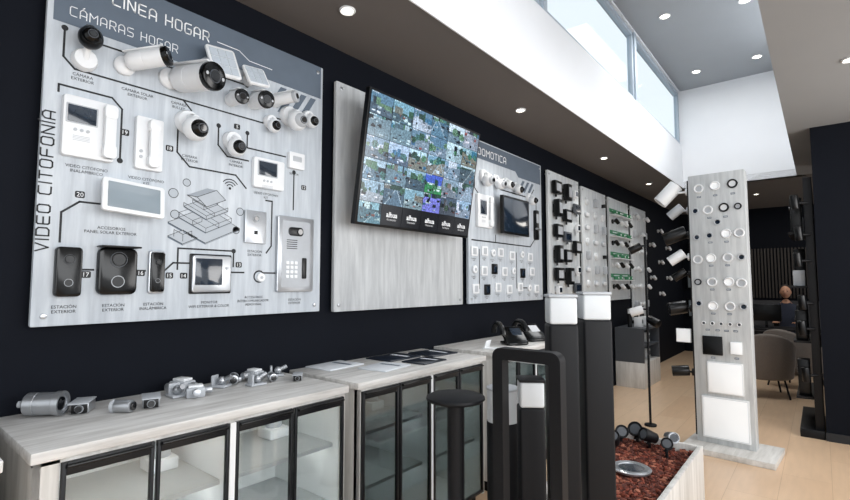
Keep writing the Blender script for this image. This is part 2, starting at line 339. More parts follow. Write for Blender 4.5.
board('display_board','pale brushed display board printed with home camera lettering and circuit lines',.47,1.85,1.33,2.84,
 [('printed_header',hd),('printed_lettering',ink),('printed_lettering',wi),('printed_circuit',circ),('number_tab',tabs),('printed_number',nums),('printed_caption',lab),('printed_house_drawing',hs)])
board('display_board','plain washed wood display board behind the television',1.96,3.36,1.32,2.80,mat=M_boardw)
# ---- cameras (local: u right, v up, w out)
def bullet(rb=.04,att=(0,0,.05),d=(.3,0,.9),r=.03,L=.12,body=None,face=None):
    body=body or M_wp;face=face or M_gloss;d=Vector(d).normalized();a=Vector(att)
    b=B(body).lathe([(0,0),(rb,0),(rb,.014),(rb*.8,.024),(rb*.35,.03),(0,.03)])
    arm=B(body).tube([(0,0,.02),(a.x*.4,a.y*.4,a.z*.75),tuple(a)],r*.38).sph(tuple(a),r*.5,seg=12)
    c0=a-d*L*.35;c1=a+d*L*.65
    hs_=B(body).lathe([(0,0),(r*.7,0),(r*.93,L*.06),(r,L*.15),(r,L*.40),(r*.97,L*.405),(r*.97,L*.42),(r,L*.425),(r,L*.90)],tuple(c0),tuple(d))
    up=Vector((0,1,0));side=d.cross(up).normalized();up2=side.cross(d)
    vis=B(body);R=Matrix.Identity(4)
    for i,vv in enumerate((side,up2,d)):
        for j in range(3): R[j][i]=vv[j]
    vis.box(tuple(a+up2*r*1.02+d*L*.10),(r*1.3,r*.14,L*.95),.002,R)
    fc=B(face).cyl(tuple(c0+d*L*.86),tuple(c1),r*1.05,bev=r*.12)
    ln=B(M_lens).cyl(tuple(c1-d*.004),tuple(c1+d*.003),r*.42).ring(tuple(c1-d*.001),r*.5,r*.07,tuple(d),.004,m=M_dg)
    led=B(M_gp)
    for k in (-1,1): led.cyl(tuple(c1+side*r*.72*k-d*.002),tuple(c1+side*r*.72*k+d*.0015),r*.13,seg=10)
    return [('wall_base',b),('bracket',arm),('housing',hs_,[('visor',vis),('front_face',fc),('lens',ln),('infrared_light',led)])]
def ptz(r=.045,d=(-.2,-.1,1),w=.09,body=None,ball=None,dv=-.02):
    body=body or M_wp;ball=ball or M_gloss;d=Vector(d).normalized()
    b=B(M_wp).lathe([(0,0),(r*1.05,0),(r*1.05,.015),(r*.9,.03),(0,.03)],(0,dv+r*.9,0) if body is M_wp else (0,-.035,0))
    arm=B(body).tube([(0,dv+r*.9,.02),(0,dv+r*1.1,w*.6),(0,dv+r*.8,w)],r*.4).sph((0,dv,w),r,seg=28,sc=(1,1.05,1))
    if body is not M_wp: arm.tube([(0,-.035,.02),(0,0,w*.6),(0,dv,w)],r*.3,m=M_wp)
    c=Vector((0,dv,w))
    pa=B(ball).sph(tuple(c+d*r*.36),r*.82,seg=24)
    ln=B(M_lens).cyl(tuple(c+d*r*1.05),tuple(c+d*r*1.2),r*.28).ring(tuple(c+d*r*1.06),r*.40,r*.08,tuple(d),r*.1,m=M_dg)
    return [('wall_base',b),('housing',arm,[('front_face',pa),('lens',ln)])]
G='home cameras mounted on the display board'
def put(name,label,cat,y,z,parts,group=None,x=BX+.0012):
    M=frame((x,y,z))
    if group==G: M=M@Matrix.Scale(1.12,4)
    return thing(name,label,cat,M,parts,group)
put('security_camera','small black ball camera on a white round base','camera',.60,2.47,ptz(.04,(-.1,.0,1),.07,body=M_black,ball=M_gloss,dv=.03),G)
put('security_camera','white bullet camera angled sideways on a round base','camera',.75,2.46,bullet(rb=.038,att=(.04,.02,.07),d=(.6,.18,.6),r=.036,L=.16),G)
put('security_camera','large white bullet camera with a black lens face','camera',.94,2.465,bullet(rb=.042,att=(.05,-.005,.09),d=(.25,-.1,.9),r=.055,L=.22),G)
put('security_camera','small bullet camera with a black face','camera',1.25,2.455,bullet(rb=.03,att=(.0,.0,.05),d=(.0,-.1,.9),r=.033,L=.09),G)
put('security_camera','white bullet camera with a round black face','camera',1.38,2.48,bullet(rb=.034,att=(.0,.0,.05),d=(.0,-.15,.9),r=.04,L=.11),G)
put('security_camera','slim white bullet camera pointing sideways','camera',1.51,2.525,bullet(rb=.03,att=(.0,.0,.05),d=(.4,.1,.7),r=.028,L=.14,face=M_gp),G)
put('security_camera','white rotating dome camera with black lens band','camera',1.03,2.25,ptz(.05,(.1,-.1,1),.085),G)
put('security_camera','white rotating dome camera with pale face','camera',1.60,2.44,ptz(.048,(.0,-.1,1),.085,ball=M_gp),G)
put('security_camera','compact black ball camera in a white ring base','camera',1.26,2.22,ptz(.042,(.0,-.1,1),.05,ball=M_gloss),G)
put('security_camera','small white indoor camera with round black lens','camera',1.73,2.48,ptz(.034,(.0,-.1,1),.05,ball=M_gloss),G)
put('security_camera','small white turret camera with black eye','camera',1.48,2.39,ptz(.032,(.0,-.1,1),.045,ball=M_gloss),G)
def solar(w,h,tilt):
    R=Matrix.Rotation(math.radians(tilt),4,'X')@Matrix.Rotation(math.radians(8),4,'Z')
    p=B(M_wp).panel((0,0,.09),w,h,.012,.015,rot=R)
    c=B(pm('solar_cell','#c3ccd5',.25))
    for i in range(3):
        for j in range(3):
            c.box(tuple(Matrix.Translation((0,0,.09))@R@Vector(((i-1)*w*.28,(j-1)*h*.28,.0075))),(w*.26,h*.26,.002),0,R)
    a=B(M_wp).tube([(0,0,.001),(0,-.01,.04),(0,0,.085)],.01).cyl((0,0,0.001),(0,0,.012),.03)
    return [('frame',p,[('solar_cell',c)]),('bracket',a)]
put('solar_panel','small white framed solar panel on a wall bracket','solar panel',1.16,2.60,solar(.155,.17,-18))
put('solar_panel','small white solar panel tilted on a bracket','solar panel',1.34,2.59,solar(.13,.12,-25))
# ---- intercoms
def intercom_monitor(w,h,sw,sh,su,sv,handset=None,d=.03,body=None,scr=None,btn=3):
    body=body or M_wp
    p=[('body',B(body).panel((0,0,d/2),w,h,d,.012)),('screen',B(M_gp).panel((su,sv,d+.0005),sw*1.12,sh*1.14,.003,.004).panel((su,sv,d+.002),sw,sh,.002,.003,m=scr or M_scr))]
    b=B(M_gp)
    for k in range(btn): b.cyl((su+(k-(btn-1)/2)*.022,sv-sh/2-.03,d-.002),(su+(k-(btn-1)/2)*.022,sv-sh/2-.03,d+.003),.0065,seg=14)
    for k in range(4): b.box((su,sv-sh/2-.055-k*.006,d),(sw*.6,.002,.002))
    p.append(('buttons',b))
    if handset is not None:
        hh=h*.92
        p.append(('handset',B(body).panel((handset,0,d+.016),.042,hh,.02,.012).panel((handset,hh/2-.03,d+.012),.05,.06,.034,.016).panel((handset,-hh/2+.03,d+.012),.05,.06,.034,.016)))
    return p
put('video_intercom','white video intercom with handset and small dark screen','intercom',.625,2.14,intercom_monitor(.185,.25,.10,.07,-.028,.05,.07))
put('intercom_handset','white wall intercom handset','intercom',.86,2.13,[('body',B(M_wp).panel((0,0,.012),.115,.24,.024,.01)),('handset',B(M_wp).panel((.012,0,.045),.04,.22,.02,.012).panel((.012,.082,.038),.05,.05,.035,.016).panel((.012,-.082,.038),.05,.05,.035,.016)),('buttons',B(M_gp).cyl((-.036,-.04,.02),(-.036,-.04,.028),.007).cyl((-.036,-.065,.02),(-.036,-.065,.028),.007))])
Rt=Matrix.Rotation(math.radians(-14),4,'X')@Matrix.Rotation(math.radians(-4),4,'Z')
put('intercom_tablet','white tilted tablet monitor with pale grey screen','tablet',.79,1.865,[('body',B(M_wp).panel((0,0,.07),.245,.15,.014,.014,rot=Rt)),('screen',B(M_scrb).panel(tuple(Matrix.Translation((0,0,.07))@Rt@Vector((0,0,.0075))),.205,.115,.002,.003,rot=Rt)),('bracket',B(M_wp).box((0,0,.031),(.05,.05,.06),.006).tube([(-.1,.02,.003),(-.11,.06,.02),(-.09,.08,.05)],.003))])
put('video_intercom','white wall monitor intercom with dark screen and buttons','intercom',1.475,2.10,intercom_monitor(.19,.165,.11,.075,-.012,.025,None,.025))
put('wall_sensor','small white square wall sensor box','sensor',1.655,2.21,[('body',B(M_wp).panel((0,0,.012),.105,.095,.024,.008)),('grille',B(M_gp).panel((.0,.01,.0245),.06,.03,.002,.004))])
put('door_station','brushed silver square door station with camera','intercom',1.405,1.80,[('body',B(M_silver).panel((0,0,.008),.125,.175,.016,.004)),('lens',B(M_lens).cyl((0,.045,.014),(0,.045,.02),.012).ring((0,.045,.014),.02,.005,h=.008,m=M_gp)),('call_button',B(M_black).box((0,-.03,.016),(.02,.02,.004),.001))])
key=B(M_wp)
for i in range(3):
    for j in range(4): key.panel(((i-1)*.028-.03,-.05-j*.026,.024),.02,.018,.006,.003)
gr=B(M_ink)
for k in range(5): gr.box((-.03,.08-k*.012,.0228),(.07,.004,.003))
put('door_station','tall silver door station with keypad and dark camera strip','intercom',1.66,1.665,[('body',B(M_silver).panel((0,0,.011),.245,.43,.022,.012)),('faceplate',B(M_gp).panel((0,0,.0215),.19,.38,.003,.008)),('lens',B(M_black).panel((-.005,.13,.024),.10,.05,.006,.02).cyl((.02,.13,.026),(.02,.13,.033),.016,m=M_lens)),('speaker_grille',gr),('keypad',key),('call_button',B(M_black).panel((.055,-.08,.025),.03,.12,.006,.006))])
def doorbell(w,h,col=None):
    return [('body',B(col or M_gloss).panel((0,0,.013),w,h,.026,w*.18)),('lens',B(M_black).cyl((0,h*.25,.024),(0,h*.25,.031),w*.16).ring((0,h*.25,.024),w*.22,w*.02,h=.005,m=M_dg)),('call_button',B(M_black).ring((0,-h*.22,.025),w*.17,w*.02,h=.002,m=M_gp).cyl((0,-h*.22,.024),(0,-h*.22,.0265),w*.14))]
put('doorbell_camera','black outdoor doorbell camera','doorbell',.58,1.545,doorbell(.09,.20))
put('doorbell_camera','wide black door station with square camera face','doorbell',.755,1.55,doorbell(.15,.20)+[('rain_hood',B(M_black).box((0,.104,.03),(.155,.008,.06),.003))])
put('doorbell_camera','slim black and silver doorbell camera','doorbell',.915,1.55,doorbell(.06,.18)+[('side_trim',B(M_silver).panel((0,0,.008),.07,.195,.014,.014))])
put('video_intercom','silver framed wall monitor with dark screen','intercom',1.17,1.545,[('body',B(M_silver).panel((0,0,.011),.195,.18,.022,.012)),('screen',B(M_scr).panel((-.018,.01,.0225),.135,.13,.003,.004)),('buttons',B(M_gp).cyl((.075,.03,.02),(.075,.03,.025),.008)),('side_frame',B(M_black).panel((.0,0,.004),.21,.195,.008,.006))])
put('remote_button','small round white intercom accessory','sensor',1.45,1.53,[(None,B(M_wp).lathe([(0,0),(.024,0),(.024,.006),(.02,.01),(0,.01)]).cyl((0,0,.009),(0,0,.013),.008,m=M_gp))])
# ---------------------------------------------------------------- television
TW,TH=1.22,.84
TM=frame((.285,2.585,2.275),(0,1,0),(.153,0,.988))
def tvscreen():
    NC,NR=6,6;cx,cy=26,18;bm=bmesh.new();cl=bm.loops.layers.float_color.new('Col')
    W,H=TW-.03,TH-.03
    L=lambda h:Vector(lin(h)[:3])
    skies=['#b9cfdc','#93b3c4','#d8e2e8','#86a6b8','#6d8c9c','#b0c4cf','#5f8296','#cfdce4']
    grounds=['#4f6270','#758995','#465966','#81929c','#8d9ba3','#55707e','#867e74','#9dabb3']
    greens=['#365a48','#4a7458','#64866a','#2c4a40','#44706a']
    builds=['#141d25','#2a3842','#b4c3cd','#536874','#d6e0e6','#1a242d','#7a756f','#447a96','#b6c8d3']
    for r in range(NR):
        for c in range(NC):
            x0=-W/2+c*W/NC+.0015;y0=-H/2+r*H/NR+.0015;w=W/NC-.003;h=H/NR-.003
            black=(r==0 and c>=1)
            night=random.random()<.14;tint=Vector((random.uniform(.82,1.05),random.uniform(.93,1.08),random.uniform(1,1.2)))
            sky,gnd=L(random.choice(skies)),L(random.choice(grounds))
            hz=random.uniform(.35,.85);vx=random.uniform(.1,.9);road=random.random()<.4;slope=random.uniform(-.35,.35)
            line_=[];cur=hz+random.uniform(.0,.25);cb=L(random.choice(builds));br=random.random()
            for i in range(cx):
                if random.random()<.2: cur=hz+random.uniform(0,.45);cb=L(random.choice(builds+greens))
                line_.append((cur,cb))
            cars=[(random.random(),random.uniform(.02,max(.1,hz-.1)),random.uniform(.05,.2),random.uniform(.05,.16),L(random.choice(['#dfe6ea','#0b1016','#bcc6cc','#18222c','#8a4f4a','#3f6a8a','#a8b6be','#10181f','#5a6a72']))) for _ in range(random.randint(5,12))]
            trees=[(random.random(),random.uniform(-.1,.2),random.uniform(.06,.18),L(random.choice(greens))) for _ in range(random.choice([0,0,1,2,3]))]
            if (r,c)==(1,3): sky,gnd,night=L('#6a62c8'),L('#8580d8'),False
            if (r,c)==(2,3): sky,gnd,night=L('#5064c8'),L('#3f8a5a'),False
            for i in range(cx):
                for j in range(cy):
                    u,v=(i+.5)/cx,(j+.5)/cy;hh=hz+slope*(u-.5)
                    if black: col=Vector((.004,.005,.007))
                    else:
                        if v>line_[i][0]: col=sky.copy()
                        elif v>hh:
                            col=line_[i][1].copy()
                            if (i+j)%3==0 and j%2: col=col*.55
                        else:
                            col=gnd.copy()
                            if road:
                                half=.05+(hh-v)*.5;e_=abs(u-vx-(hh-v)*(.5-vx)*.6)
                                if e_<half: col=gnd*1.4
                                if abs(e_-half)<.02: col=L('#b4c0c7')
                            for ru,rv,rw,rh,rc in cars:
                                if ru<u<ru+rw and rv<v<rv+rh: col=rc*(1.2 if v>rv+rh*.6 else .8)
                        for tx,ty,tr,tc_ in trees:
                            if (u-tx)**2+((v-hh-ty)*.8)**2<tr*tr: col=tc_*random.uniform(.3,1.7)
                        if night: col=col*.3
                        if v>.93 and u<.35: col=L('#dfe6e8') if i%2 else col
                        col=Vector([col[k]*tint[k] for k in range(3)])*random.uniform(.7,1.25)
                    f=bm.faces.new([bm.verts.new((x0+w*(i+di)/cx,y0+h*(j+dj)/cy,0.0)) for di,dj in ((0,0),(1,0),(1,1),(0,1))])
                    for l in f.loops: l[cl]=(col.x,col.y,col.z,1)
    me=bpy.data.meshes.new('screen');bm.to_mesh(me);bm.free()
    m=bpy.data.materials.new('screen_feeds');m.use_nodes=True;nt=m.node_tree;p=nt.nodes['Principled BSDF'];at=nt.nodes.new('ShaderNodeAttribute');at.attribute_name='Col'
    n=nt.nodes.new('ShaderNodeTexNoise');n.inputs['Scale'].default_value=70;n.inputs['Detail'].default_value=4;tc=nt.nodes.new('ShaderNodeTexCoord');nt.links.new(tc.outputs['Object'],n.inputs['Vector'])
    mr=nt.nodes.new('ShaderNodeMapRange');mr.inputs['From Min'].default_value=.3;mr.inputs['From Max'].default_value=.7;mr.inputs['To Min'].default_value=.55;mr.inputs['To Max'].default_value=1.4;nt.links.new(n.outputs['Fac'],mr.inputs['Value'])
    mx=nt.nodes.new('ShaderNodeMix');mx.data_type='RGBA';mx.blend_type='MULTIPLY';mx.inputs[0].default_value=1;nt.links.new(at.outputs['Color'],mx.inputs[6]);nt.links.new(mr.outputs[0],mx.inputs[7])
    p.inputs['Base Color'].default_value=(.01,.01,.012,1);p.inputs['Roughness'].default_value=.15;nt.links.new(mx.outputs[2],p.inputs['Emission Color']);p.inputs['Emission Strength'].default_value=1.1
    me.materials.append(m);return me
tv=thing('television','large black flat television showing a grid of camera feeds','television',TM,[('bezel',B(M_black).panel((0,0,-.022),TW,TH,.036,.006).box((0,0,-.05),(TW*.6,TH*.6,.04),.01)),('wall_mount',B(M_blackm).box((0,0,-.10),(.5,.4,.03),.004).box((0,.02,-.15),(.08,.2,.10),.004))])
sc=obj('screen',tvscreen(),tv);sc.location=(0,0,-.0015)
W,H=TW-.03,TH-.03
for c in range(1,6):
    x=-W/2+(c+.5)*W/6;y=-H/2+H/12
    obj('screen_lettering',B(M_inkw).text('alhua',.034,x,y+.006,0.001,width=.105,off=.02).text('TECHNOLOGY',.010,x,y-.028,0.001,width=.088),tv)
# ---------------------------------------------------------------- board 3
yc,zc=4.165,2.06
h3=B(M_slate).poly(q((3.47,2.63),(4.3,2.63),(4.36,2.58),(4.86,2.58),(4.86,2.79),(3.47,2.79)),.0006)
for k in range(3): h3.poly(q((4.45+k*.1,2.56),(4.5+k*.1,2.56),(4.4+k*.1,2.44),(4.35+k*.1,2.44)),.0007)
w3=B(M_inkw).stext('DOMOTICA',.06,3.86-yc,2.70-zc,.50,.009)
l3=B(M_ink)
for l in [[(3.55,2.55),(3.55,2.35),(3.62,2.30)],[(3.9,1.95),(3.9,1.88),(4.6,1.88),(4.75,2.0),(4.75,2.4)],[(3.5,1.88),(3.9,1.88)],[(4.0,2.4),(4.6,2.4),(4.7,2.5)],[(3.62,1.80),(3.62,1.45)],[(4.3,1.80),(4.3,1.45),(4.6,1.45)]]: l3.line(q(*l),.012,.0009)
SW=[(3.53,1.78,1),(3.70,1.79,1),(3.84,1.78,0),(3.98,1.79,1),(4.20,1.77,1),(4.40,1.79,0),(4.58,1.77,1),(3.53,1.62,0),(3.69,1.61,1),(3.87,1.63,2),(4.05,1.61,1),(4.22,1.62,0),(4.42,1.60,2),(4.62,1.62,1),(3.55,1.45,1),(3.74,1.44,2),(3.93,1.46,1),(4.14,1.44,1),(4.36,1.46,1),(4.55,1.45,0),(4.72,1.44,1)]
c3=B(M_ink)
for a,b,k in SW: c3.text('CONTROL',.011,a-yc,b-.065-zc);c3.text('WIFI',.011,a-yc,b-.081-zc)
board('display_board','pale display board printed with home automation lettering',3.45,4.88,1.32,2.80,[('printed_header',h3),('printed_lettering',w3),('printed_circuit',l3),('printed_caption',c3)])
G3='home automation devices on the display board'
for a,b,r in [(3.68,2.45,.055),(3.90,2.45,.05),(4.08,2.47,.04),(4.26,2.45,.045),(4.56,2.38,.045)]: put('security_camera','small white indoor camera with rotating ball head','camera',a,b,ptz(r,(.0,-.1,1),.06,ball=M_gp if r>.046 else M_gloss),G3)
put('video_intercom','white wall panel with handset cradle','intercom',3.68,2.15,intercom_monitor(.24,.30,.1,.12,-.03,.03,.08))
put('wall_monitor','black flat wall touch monitor standing off the board','monitor',4.12,2.14,[('housing',B(M_black).panel((0,0,.09),.52,.36,.03,.008)),('screen',B(M_scr).panel((0,0,.106),.48,.32,.002,.004)),('bracket',B(M_black).box((0,0,.04),(.12,.12,.08),.004))])
put('door_lock','slim black door lock handle unit','lock',4.72,2.12,[('body',B(M_black).panel((0,0,.015),.08,.32,.03,.02)),('handle',B(M_silver).tube([(0,-.05,.02),(0,-.05,.06),(-.1,-.05,.065)],.01)),('keypad',B(M_gp).panel((0,.07,.031),.05,.1,.002,.005))])
KS=[('small round white smart sensor',lambda:[('base',B(M_wp).cyl((0,0,0),(0,0,.02),.035,bev=.004)),('button',B(M_gp).cyl((0,0,.02),(0,0,.024),.014))]),
    ('small white square smart wall switch',lambda:[('faceplate',B(M_wp).panel((0,0,.006),.10,.085,.012,.006)),('rocker',B(M_gp).panel((0,0,.013),.05,.055,.004,.003))]),
    ('small black square smart wall switch',lambda:[('faceplate',B(M_black).panel((0,0,.006),.09,.095,.012,.006)),('rocker',B(M_scr).panel((0,0,.013),.05,.06,.004,.003))])]
src={}
for a,b,k in SW:
    M=frame((BX+.0012,a,b))
    if k not in src: src[k]=thing('wall_switch',KS[k][0],'switch',M,KS[k][1](),'smart switches on the display board')
    else: dup(src[k],M)
# ---------------------------------------------------------------- boards 4-7
M_boardp=woodmat('bright_board','#b9bec3','#d0d4d6','#e4e7e8',(7,.8,7),.5,.25,.8)
board('display_board','pale display board carrying black floodlights',5.05,5.95,1.34,2.79,mat=M_boardp)
board('display_board','pale display board carrying white wall lamps',6.05,6.95,1.34,2.76,mat=M_boardp)
board('display_board','pale display board with green shelf strips and black spotlights',7.07,8.0,1.25,2.76,mat=M_boardp)
board('display_board','tall pale display board with spotlights',8.15,9.0,.9,2.76,mat=M_boardp)
def flood(mat,w,h,d):
    return [('housing',B(mat).box((0,0,.02+d/2),(w,h,d),.008)),('glass_front',B(M_gp if mat is M_black else M_scr).box((0,0,.0215+d),(w*.7,h*.6,.002))),('cable_gland',B(mat).cyl((0,-h/2,.03),(0,-h/2-.03,.03),.012)),('wall_plate',B(mat).box((0,0,.0105),(w*.5,h*.5,.019)))]
FS=[thing('floodlight','black compact square LED floodlight','floodlight',frame((BX,5.2,2.6)),flood(M_black,.18,.15,.05),'floodlights on the display board'),
    thing('floodlight','tall black box shaped wall light','floodlight',frame((BX,5.48,2.58)),flood(M_black,.11,.20,.07),'floodlights on the display board'),
    thing('floodlight','small white box shaped wall light','floodlight',frame((BX,5.75,2.6)),flood(M_wp,.09,.09,.04),'floodlights on the display board'),
    thing('floodlight','wide flat dark grey floodlight with pale glass','floodlight',frame((BX,5.80,2.42)),flood(M_dg,.20,.12,.03),'floodlights on the display board')]
for a,b,k in [(5.2,2.36,1),(5.48,2.30,0),(5.22,2.10,0),(5.50,2.05,3),(5.80,2.18,2),(5.2,1.83,1),(5.46,1.82,0),(5.76,1.94,0),(5.22,1.60,0),(5.50,1.58,1),(5.78,1.66,2),(5.22,1.42,2),(5.78,1.44,3)]: dup(FS[k],frame((BX,a,b)))
l0=thing('wall_lamp','round white bulkhead wall lamp','wall lamp',frame((BX,6.2,2.58)),[('base',B(M_wp).cyl((0,0,0),(0,0,.02),.05,bev=.004)),('diffuser',B(M_diff).lathe([(.042,.02),(.04,.03),(.03,.036),(0,.038)]))],'white wall lamps on the display board')
l1=thing('wall_lamp','grey up and down box wall lamp','wall lamp',frame((BX,6.5,2.58)),[('housing',B(M_gp).box((0,0,.025),(.07,.11,.05),.006)),('diffuser',B(M_diff).box((0,.056,.025),(.05,.004,.035)))],'white wall lamps on the display board')
l2=thing('wall_lamp','small black cube wall lamp','wall lamp',frame((BX,6.8,2.58)),[('housing',B(M_black).box((0,0,.025),(.05,.05,.05),.006)),('diffuser',B(M_diff).box((0,-.026,.025),(.035,.004,.03)))],'white wall lamps on the display board')
l3_=thing('wall_lamp','oval white bulkhead lamp with grey rim','wall lamp',frame((BX,6.2,2.40)),[('rim',B(M_gp).panel((0,0,.012),.14,.07,.024,.034)),('diffuser',B(M_wp).panel((0,0,.024),.11,.05,.012,.024))],'white wall lamps on the display board')
for r in range(7):
    for c in range(3):
        if r==0 or (r==1 and c==0): continue
        dup(l2 if (r,c)==(4,2) else [l0,l3_,l1][(r*2+c*c)%3],frame((BX,6.2+c*.3,2.60-r*.185)))
gc=None
for r in range(4):
    M=frame((BX+.001,7.535,2.56-r*.32))
    if gc is None: gc=thing('display_shelf','narrow white shelf with a continuous green printed strip','shelf',M,[('shelf_board',B(M_wp).box((0,-.06,.045),(.86,.012,.088),.002)),('printed_strip',B(M_green).box((0,.01,.004),(.86,.055,.006),.001).box((-.2,.01,.0075),(.25,.014,.001),m=M_inkw).box((.2,.01,.0075),(.25,.014,.001),m=M_inkw))],'green shelf strips on the display board')
    else: dup(gc,M)
gb_=None
for r in range(4):
    for c in range(5):
        if (r*2+c)%3==2: continue
        M=frame((BX+.001,7.2+c*.165,2.5605-r*.32))
        if gb_ is None: gb_=thing('product_box','small green lamp carton on the narrow shelf','box',M,[(None,B(M_green).box((0,-.025,.05),(.06,.055,.06),.002).box((0,-.025,.0805),(.04,.02,.001),m=M_inkw))],'green cartons on the narrow shelves')
        else: dup(gb_,M)
def trk(m): return [('base',B(m).cyl((0,0,0),(0,0,.02),.035)),('bracket',B(m).cyl((0,0,.02),(0,-.01,.05),.008)),('housing',B(m).cyl((-.03,.02,.06),(.03,-.03,.08),.028,bev=.004)),('lens',B(M_diff).cyl((.03,-.03,.08),(.033,-.032,.081),.022))]
sp=thing('spotlight','black adjustable round track spotlight','spotlight',frame((BX,7.22,2.41)),trk(M_black),'track spotlights on the display boards')
sw_=thing('spotlight','white adjustable round track spotlight','spotlight',frame((BX,7.44,2.41)),trk(M_wp),'track spotlights on the display boards')
for r in range(4):
    for c in range(4):
        if r or c>1: dup(sp if (r+c)%2 else sw_,frame((BX,7.20+c*.22,2.41-r*.32)))
for r in range(6):
    for c in range(3): dup([sw_,l1,l0,sw_][(r+c*2)%4],frame((BX,8.28+c*.29,2.60-r*.29)))
# ---------------------------------------------------------------- cabinets
def cabinet(y0,y1,doors,label,z1=1.0,xf=.575,glass=None,fm=None,t=.016):
    body=B(M_side)
    body.ext((.02,y0,.08),(xf,y0+.02,z1-.035)).ext((.02,y1-.02,.08),(xf,y1,z1-.035)).ext((.02,y0+.02,.08),(.035,y1-.02,z1-.035),m=M_cab).ext((.035,y0+.02,.08),(xf-.02,y1-.02,.10),m=M_cab).ext((.06,y0+.03,0),(xf-.05,y1-.03,.08),m=M_blackm)
    body.ext((.035,y0+.02,.10),(xf-.02,y0+.023,z1-.05),m=M_cab).ext((.035,y1-.023,.10),(xf-.02,y1-.02,z1-.05),m=M_cab)
    body.ext((xf-.02,y0,.08),(xf,doors[0][0]-.003,z1-.035))
    if doors[-1][1]<y1-.025: body.ext((xf-.02,doors[-1][1]+.003,.08),(xf,y1,z1-.035))
    body.ext((xf-.02,y0,z1-.05),(xf,y1,z1-.035))
    for zz in (.42,.70): body.ext((.035,y0+.023,zz),(xf-.06,y1-.023,zz+.018),m=M_shelf)
    for i,(a,b) in enumerate(zip(doors,doors[1:])):
        if b[0]-a[1]>.02: body.ext((.035,a[1]+.003,.10),(xf+.012,b[0]-.003,z1-.05),m=M_wp)
    c=bpy.data.objects.new('display_cabinet',None);COL.objects.link(c)
    c['label']=label;c['category']='cabinet'
    obj('body',body,c);obj('cabinet_top',B(M_top).ext((.01,y0-.01,z1-.035),(xf+.02,y1+.01,z1),.004),c)
    for zz in (z1-.045,.691,.411):
        obj('lamp_or_fill_strip',B(M_fill_strip).ext((.40,y0+.05,zz),(.412,y1-.05,zz+.008)),c)  # added strips, put in only to brighten the dark cabinet interior
    fm=fm or M_alu
    for a,b in doors:
        x0,x1=xf-.005,xf+.014;zb,zt=.10,z1-.05
        d=obj('door',B(fm).ext((x0,a,zb),(x1,a+t,zt),.002).ext((x0,b-t,zb),(x1,b,zt),.002).ext((x0,a+t,zb),(x1,b-t,zb+t),.002).ext((x0,a+t,zt-.04),(x1,b-t,zt),.002,m=M_alu),c)
        obj('glass_pane',B(glass or M_glass).ext((xf+.003,a+t,zb+t),(xf+.006,b-t,zt-.04)),d)
        obj('handle',B(M_black).ext((x1,a+.01,zt-.016),(x1+.016,b-.01,zt-.006),.003),d)
    return c
cabinet(-.90,.31,[(-.88,-.60),(-.59,-.31),(-.29,-.02),(-.01,.285)],'low washed wood cabinet with dark framed glass doors')
cabinet(.39,1.60,[(.46,.725),(.735,1.0),(1.03,1.295),(1.305,1.585)],'low washed wood display cabinet with metal fittings laid on top',t=.012)
cabinet(1.68,2.85,[(1.71,1.98),(1.99,2.26),(2.285,2.545),(2.555,2.825)],'low washed wood display cabinet with smoked glass and brochures',glass=M_glassd)
cabinet(3.02,4.2,[(3.05,3.33),(3.34,3.61),(3.635,3.895),(3.905,4.175)],'low washed wood display cabinet with desk phones on top',glass=M_glassd)
bx=None
for i,(x,y,z) in enumerate([(.2,.90,.718),(.2,1.45,.718),(.2,.6,.438),(.2,2.15,.718),(.2,2.7,.718)]):
    M=T(x,y,z+.0005)
    if bx is None: bx=thing('camera_sample','white boxed dome camera on a cabinet shelf','camera',M,[('box_base',B(M_wp).box((0,0,.025),(.12,.11,.05),.006)),('dome',B(M_gp).sph((0,0,.06),.042,seg=18))],'camera samples inside the cabinets')
    else: dup(bx,M)
def fitA(s=1): return [('housing',B(M_silver).cyl((-.05*s,0,.032*s),(.05*s,0,.032*s),.032*s,bev=.004)),('lens',B(M_lens).cyl((.05*s,0,.032*s),(.062*s,0,.032*s),.022*s,bev=.002)),('end_ring',B(M_gp).ring((-.052*s,0,.032*s),.033*s,.006*s,(1,0,0),.014)),('connector',B(M_silver).box((-.03*s,.035*s,.02*s),(.03*s,.03*s,.03*s),.004))]
def fitB(s=1): return [('housing',B(M_silver).box((0,0,.024*s),(.07*s,.11*s,.048*s),.005)),('front_face',B(M_black).box((0,-.058*s,.024*s),(.062*s,.012*s,.040*s),.003)),('lens',B(M_lens).cyl((0,-.062*s,.024*s),(0,-.078*s,.024*s),.014*s).ring((0,-.063*s,.024*s),.018*s,.004*s,(0,-1,0),.006*s,m=M_gp)),('visor',B(M_gp).box((0,-.02*s,.051*s),(.078*s,.14*s,.005*s),.001))]
def fitC(s=1): return [('housing',B(M_gp).box((0,0,.025*s),(.09*s,.07*s,.05*s),.006)),('cable_socket',B(M_silver).cyl((0,-.035*s,.03*s),(0,-.085*s,.035*s),.019*s,bev=.003)),('cable_socket',B(M_silver).cyl((.045*s,0,.03*s),(.08*s,0,.03*s),.016*s,bev=.002)),('lid',B(M_wp).box((0,0,.056*s),(.07*s,.05*s,.012*s),.003))]
def fitD(s=1): return [('bracket',B(M_gp).box((0,0,.006),(.09*s,.07*s,.01),.003).box((-.03*s,0,.03),(.012*s,.05*s,.05),.003)),('ball_joint',B(M_silver).sph((.01*s,0,.03),.022*s,seg=16).cyl((.01*s,0,.03),(.06*s,0,.05),.012*s))]
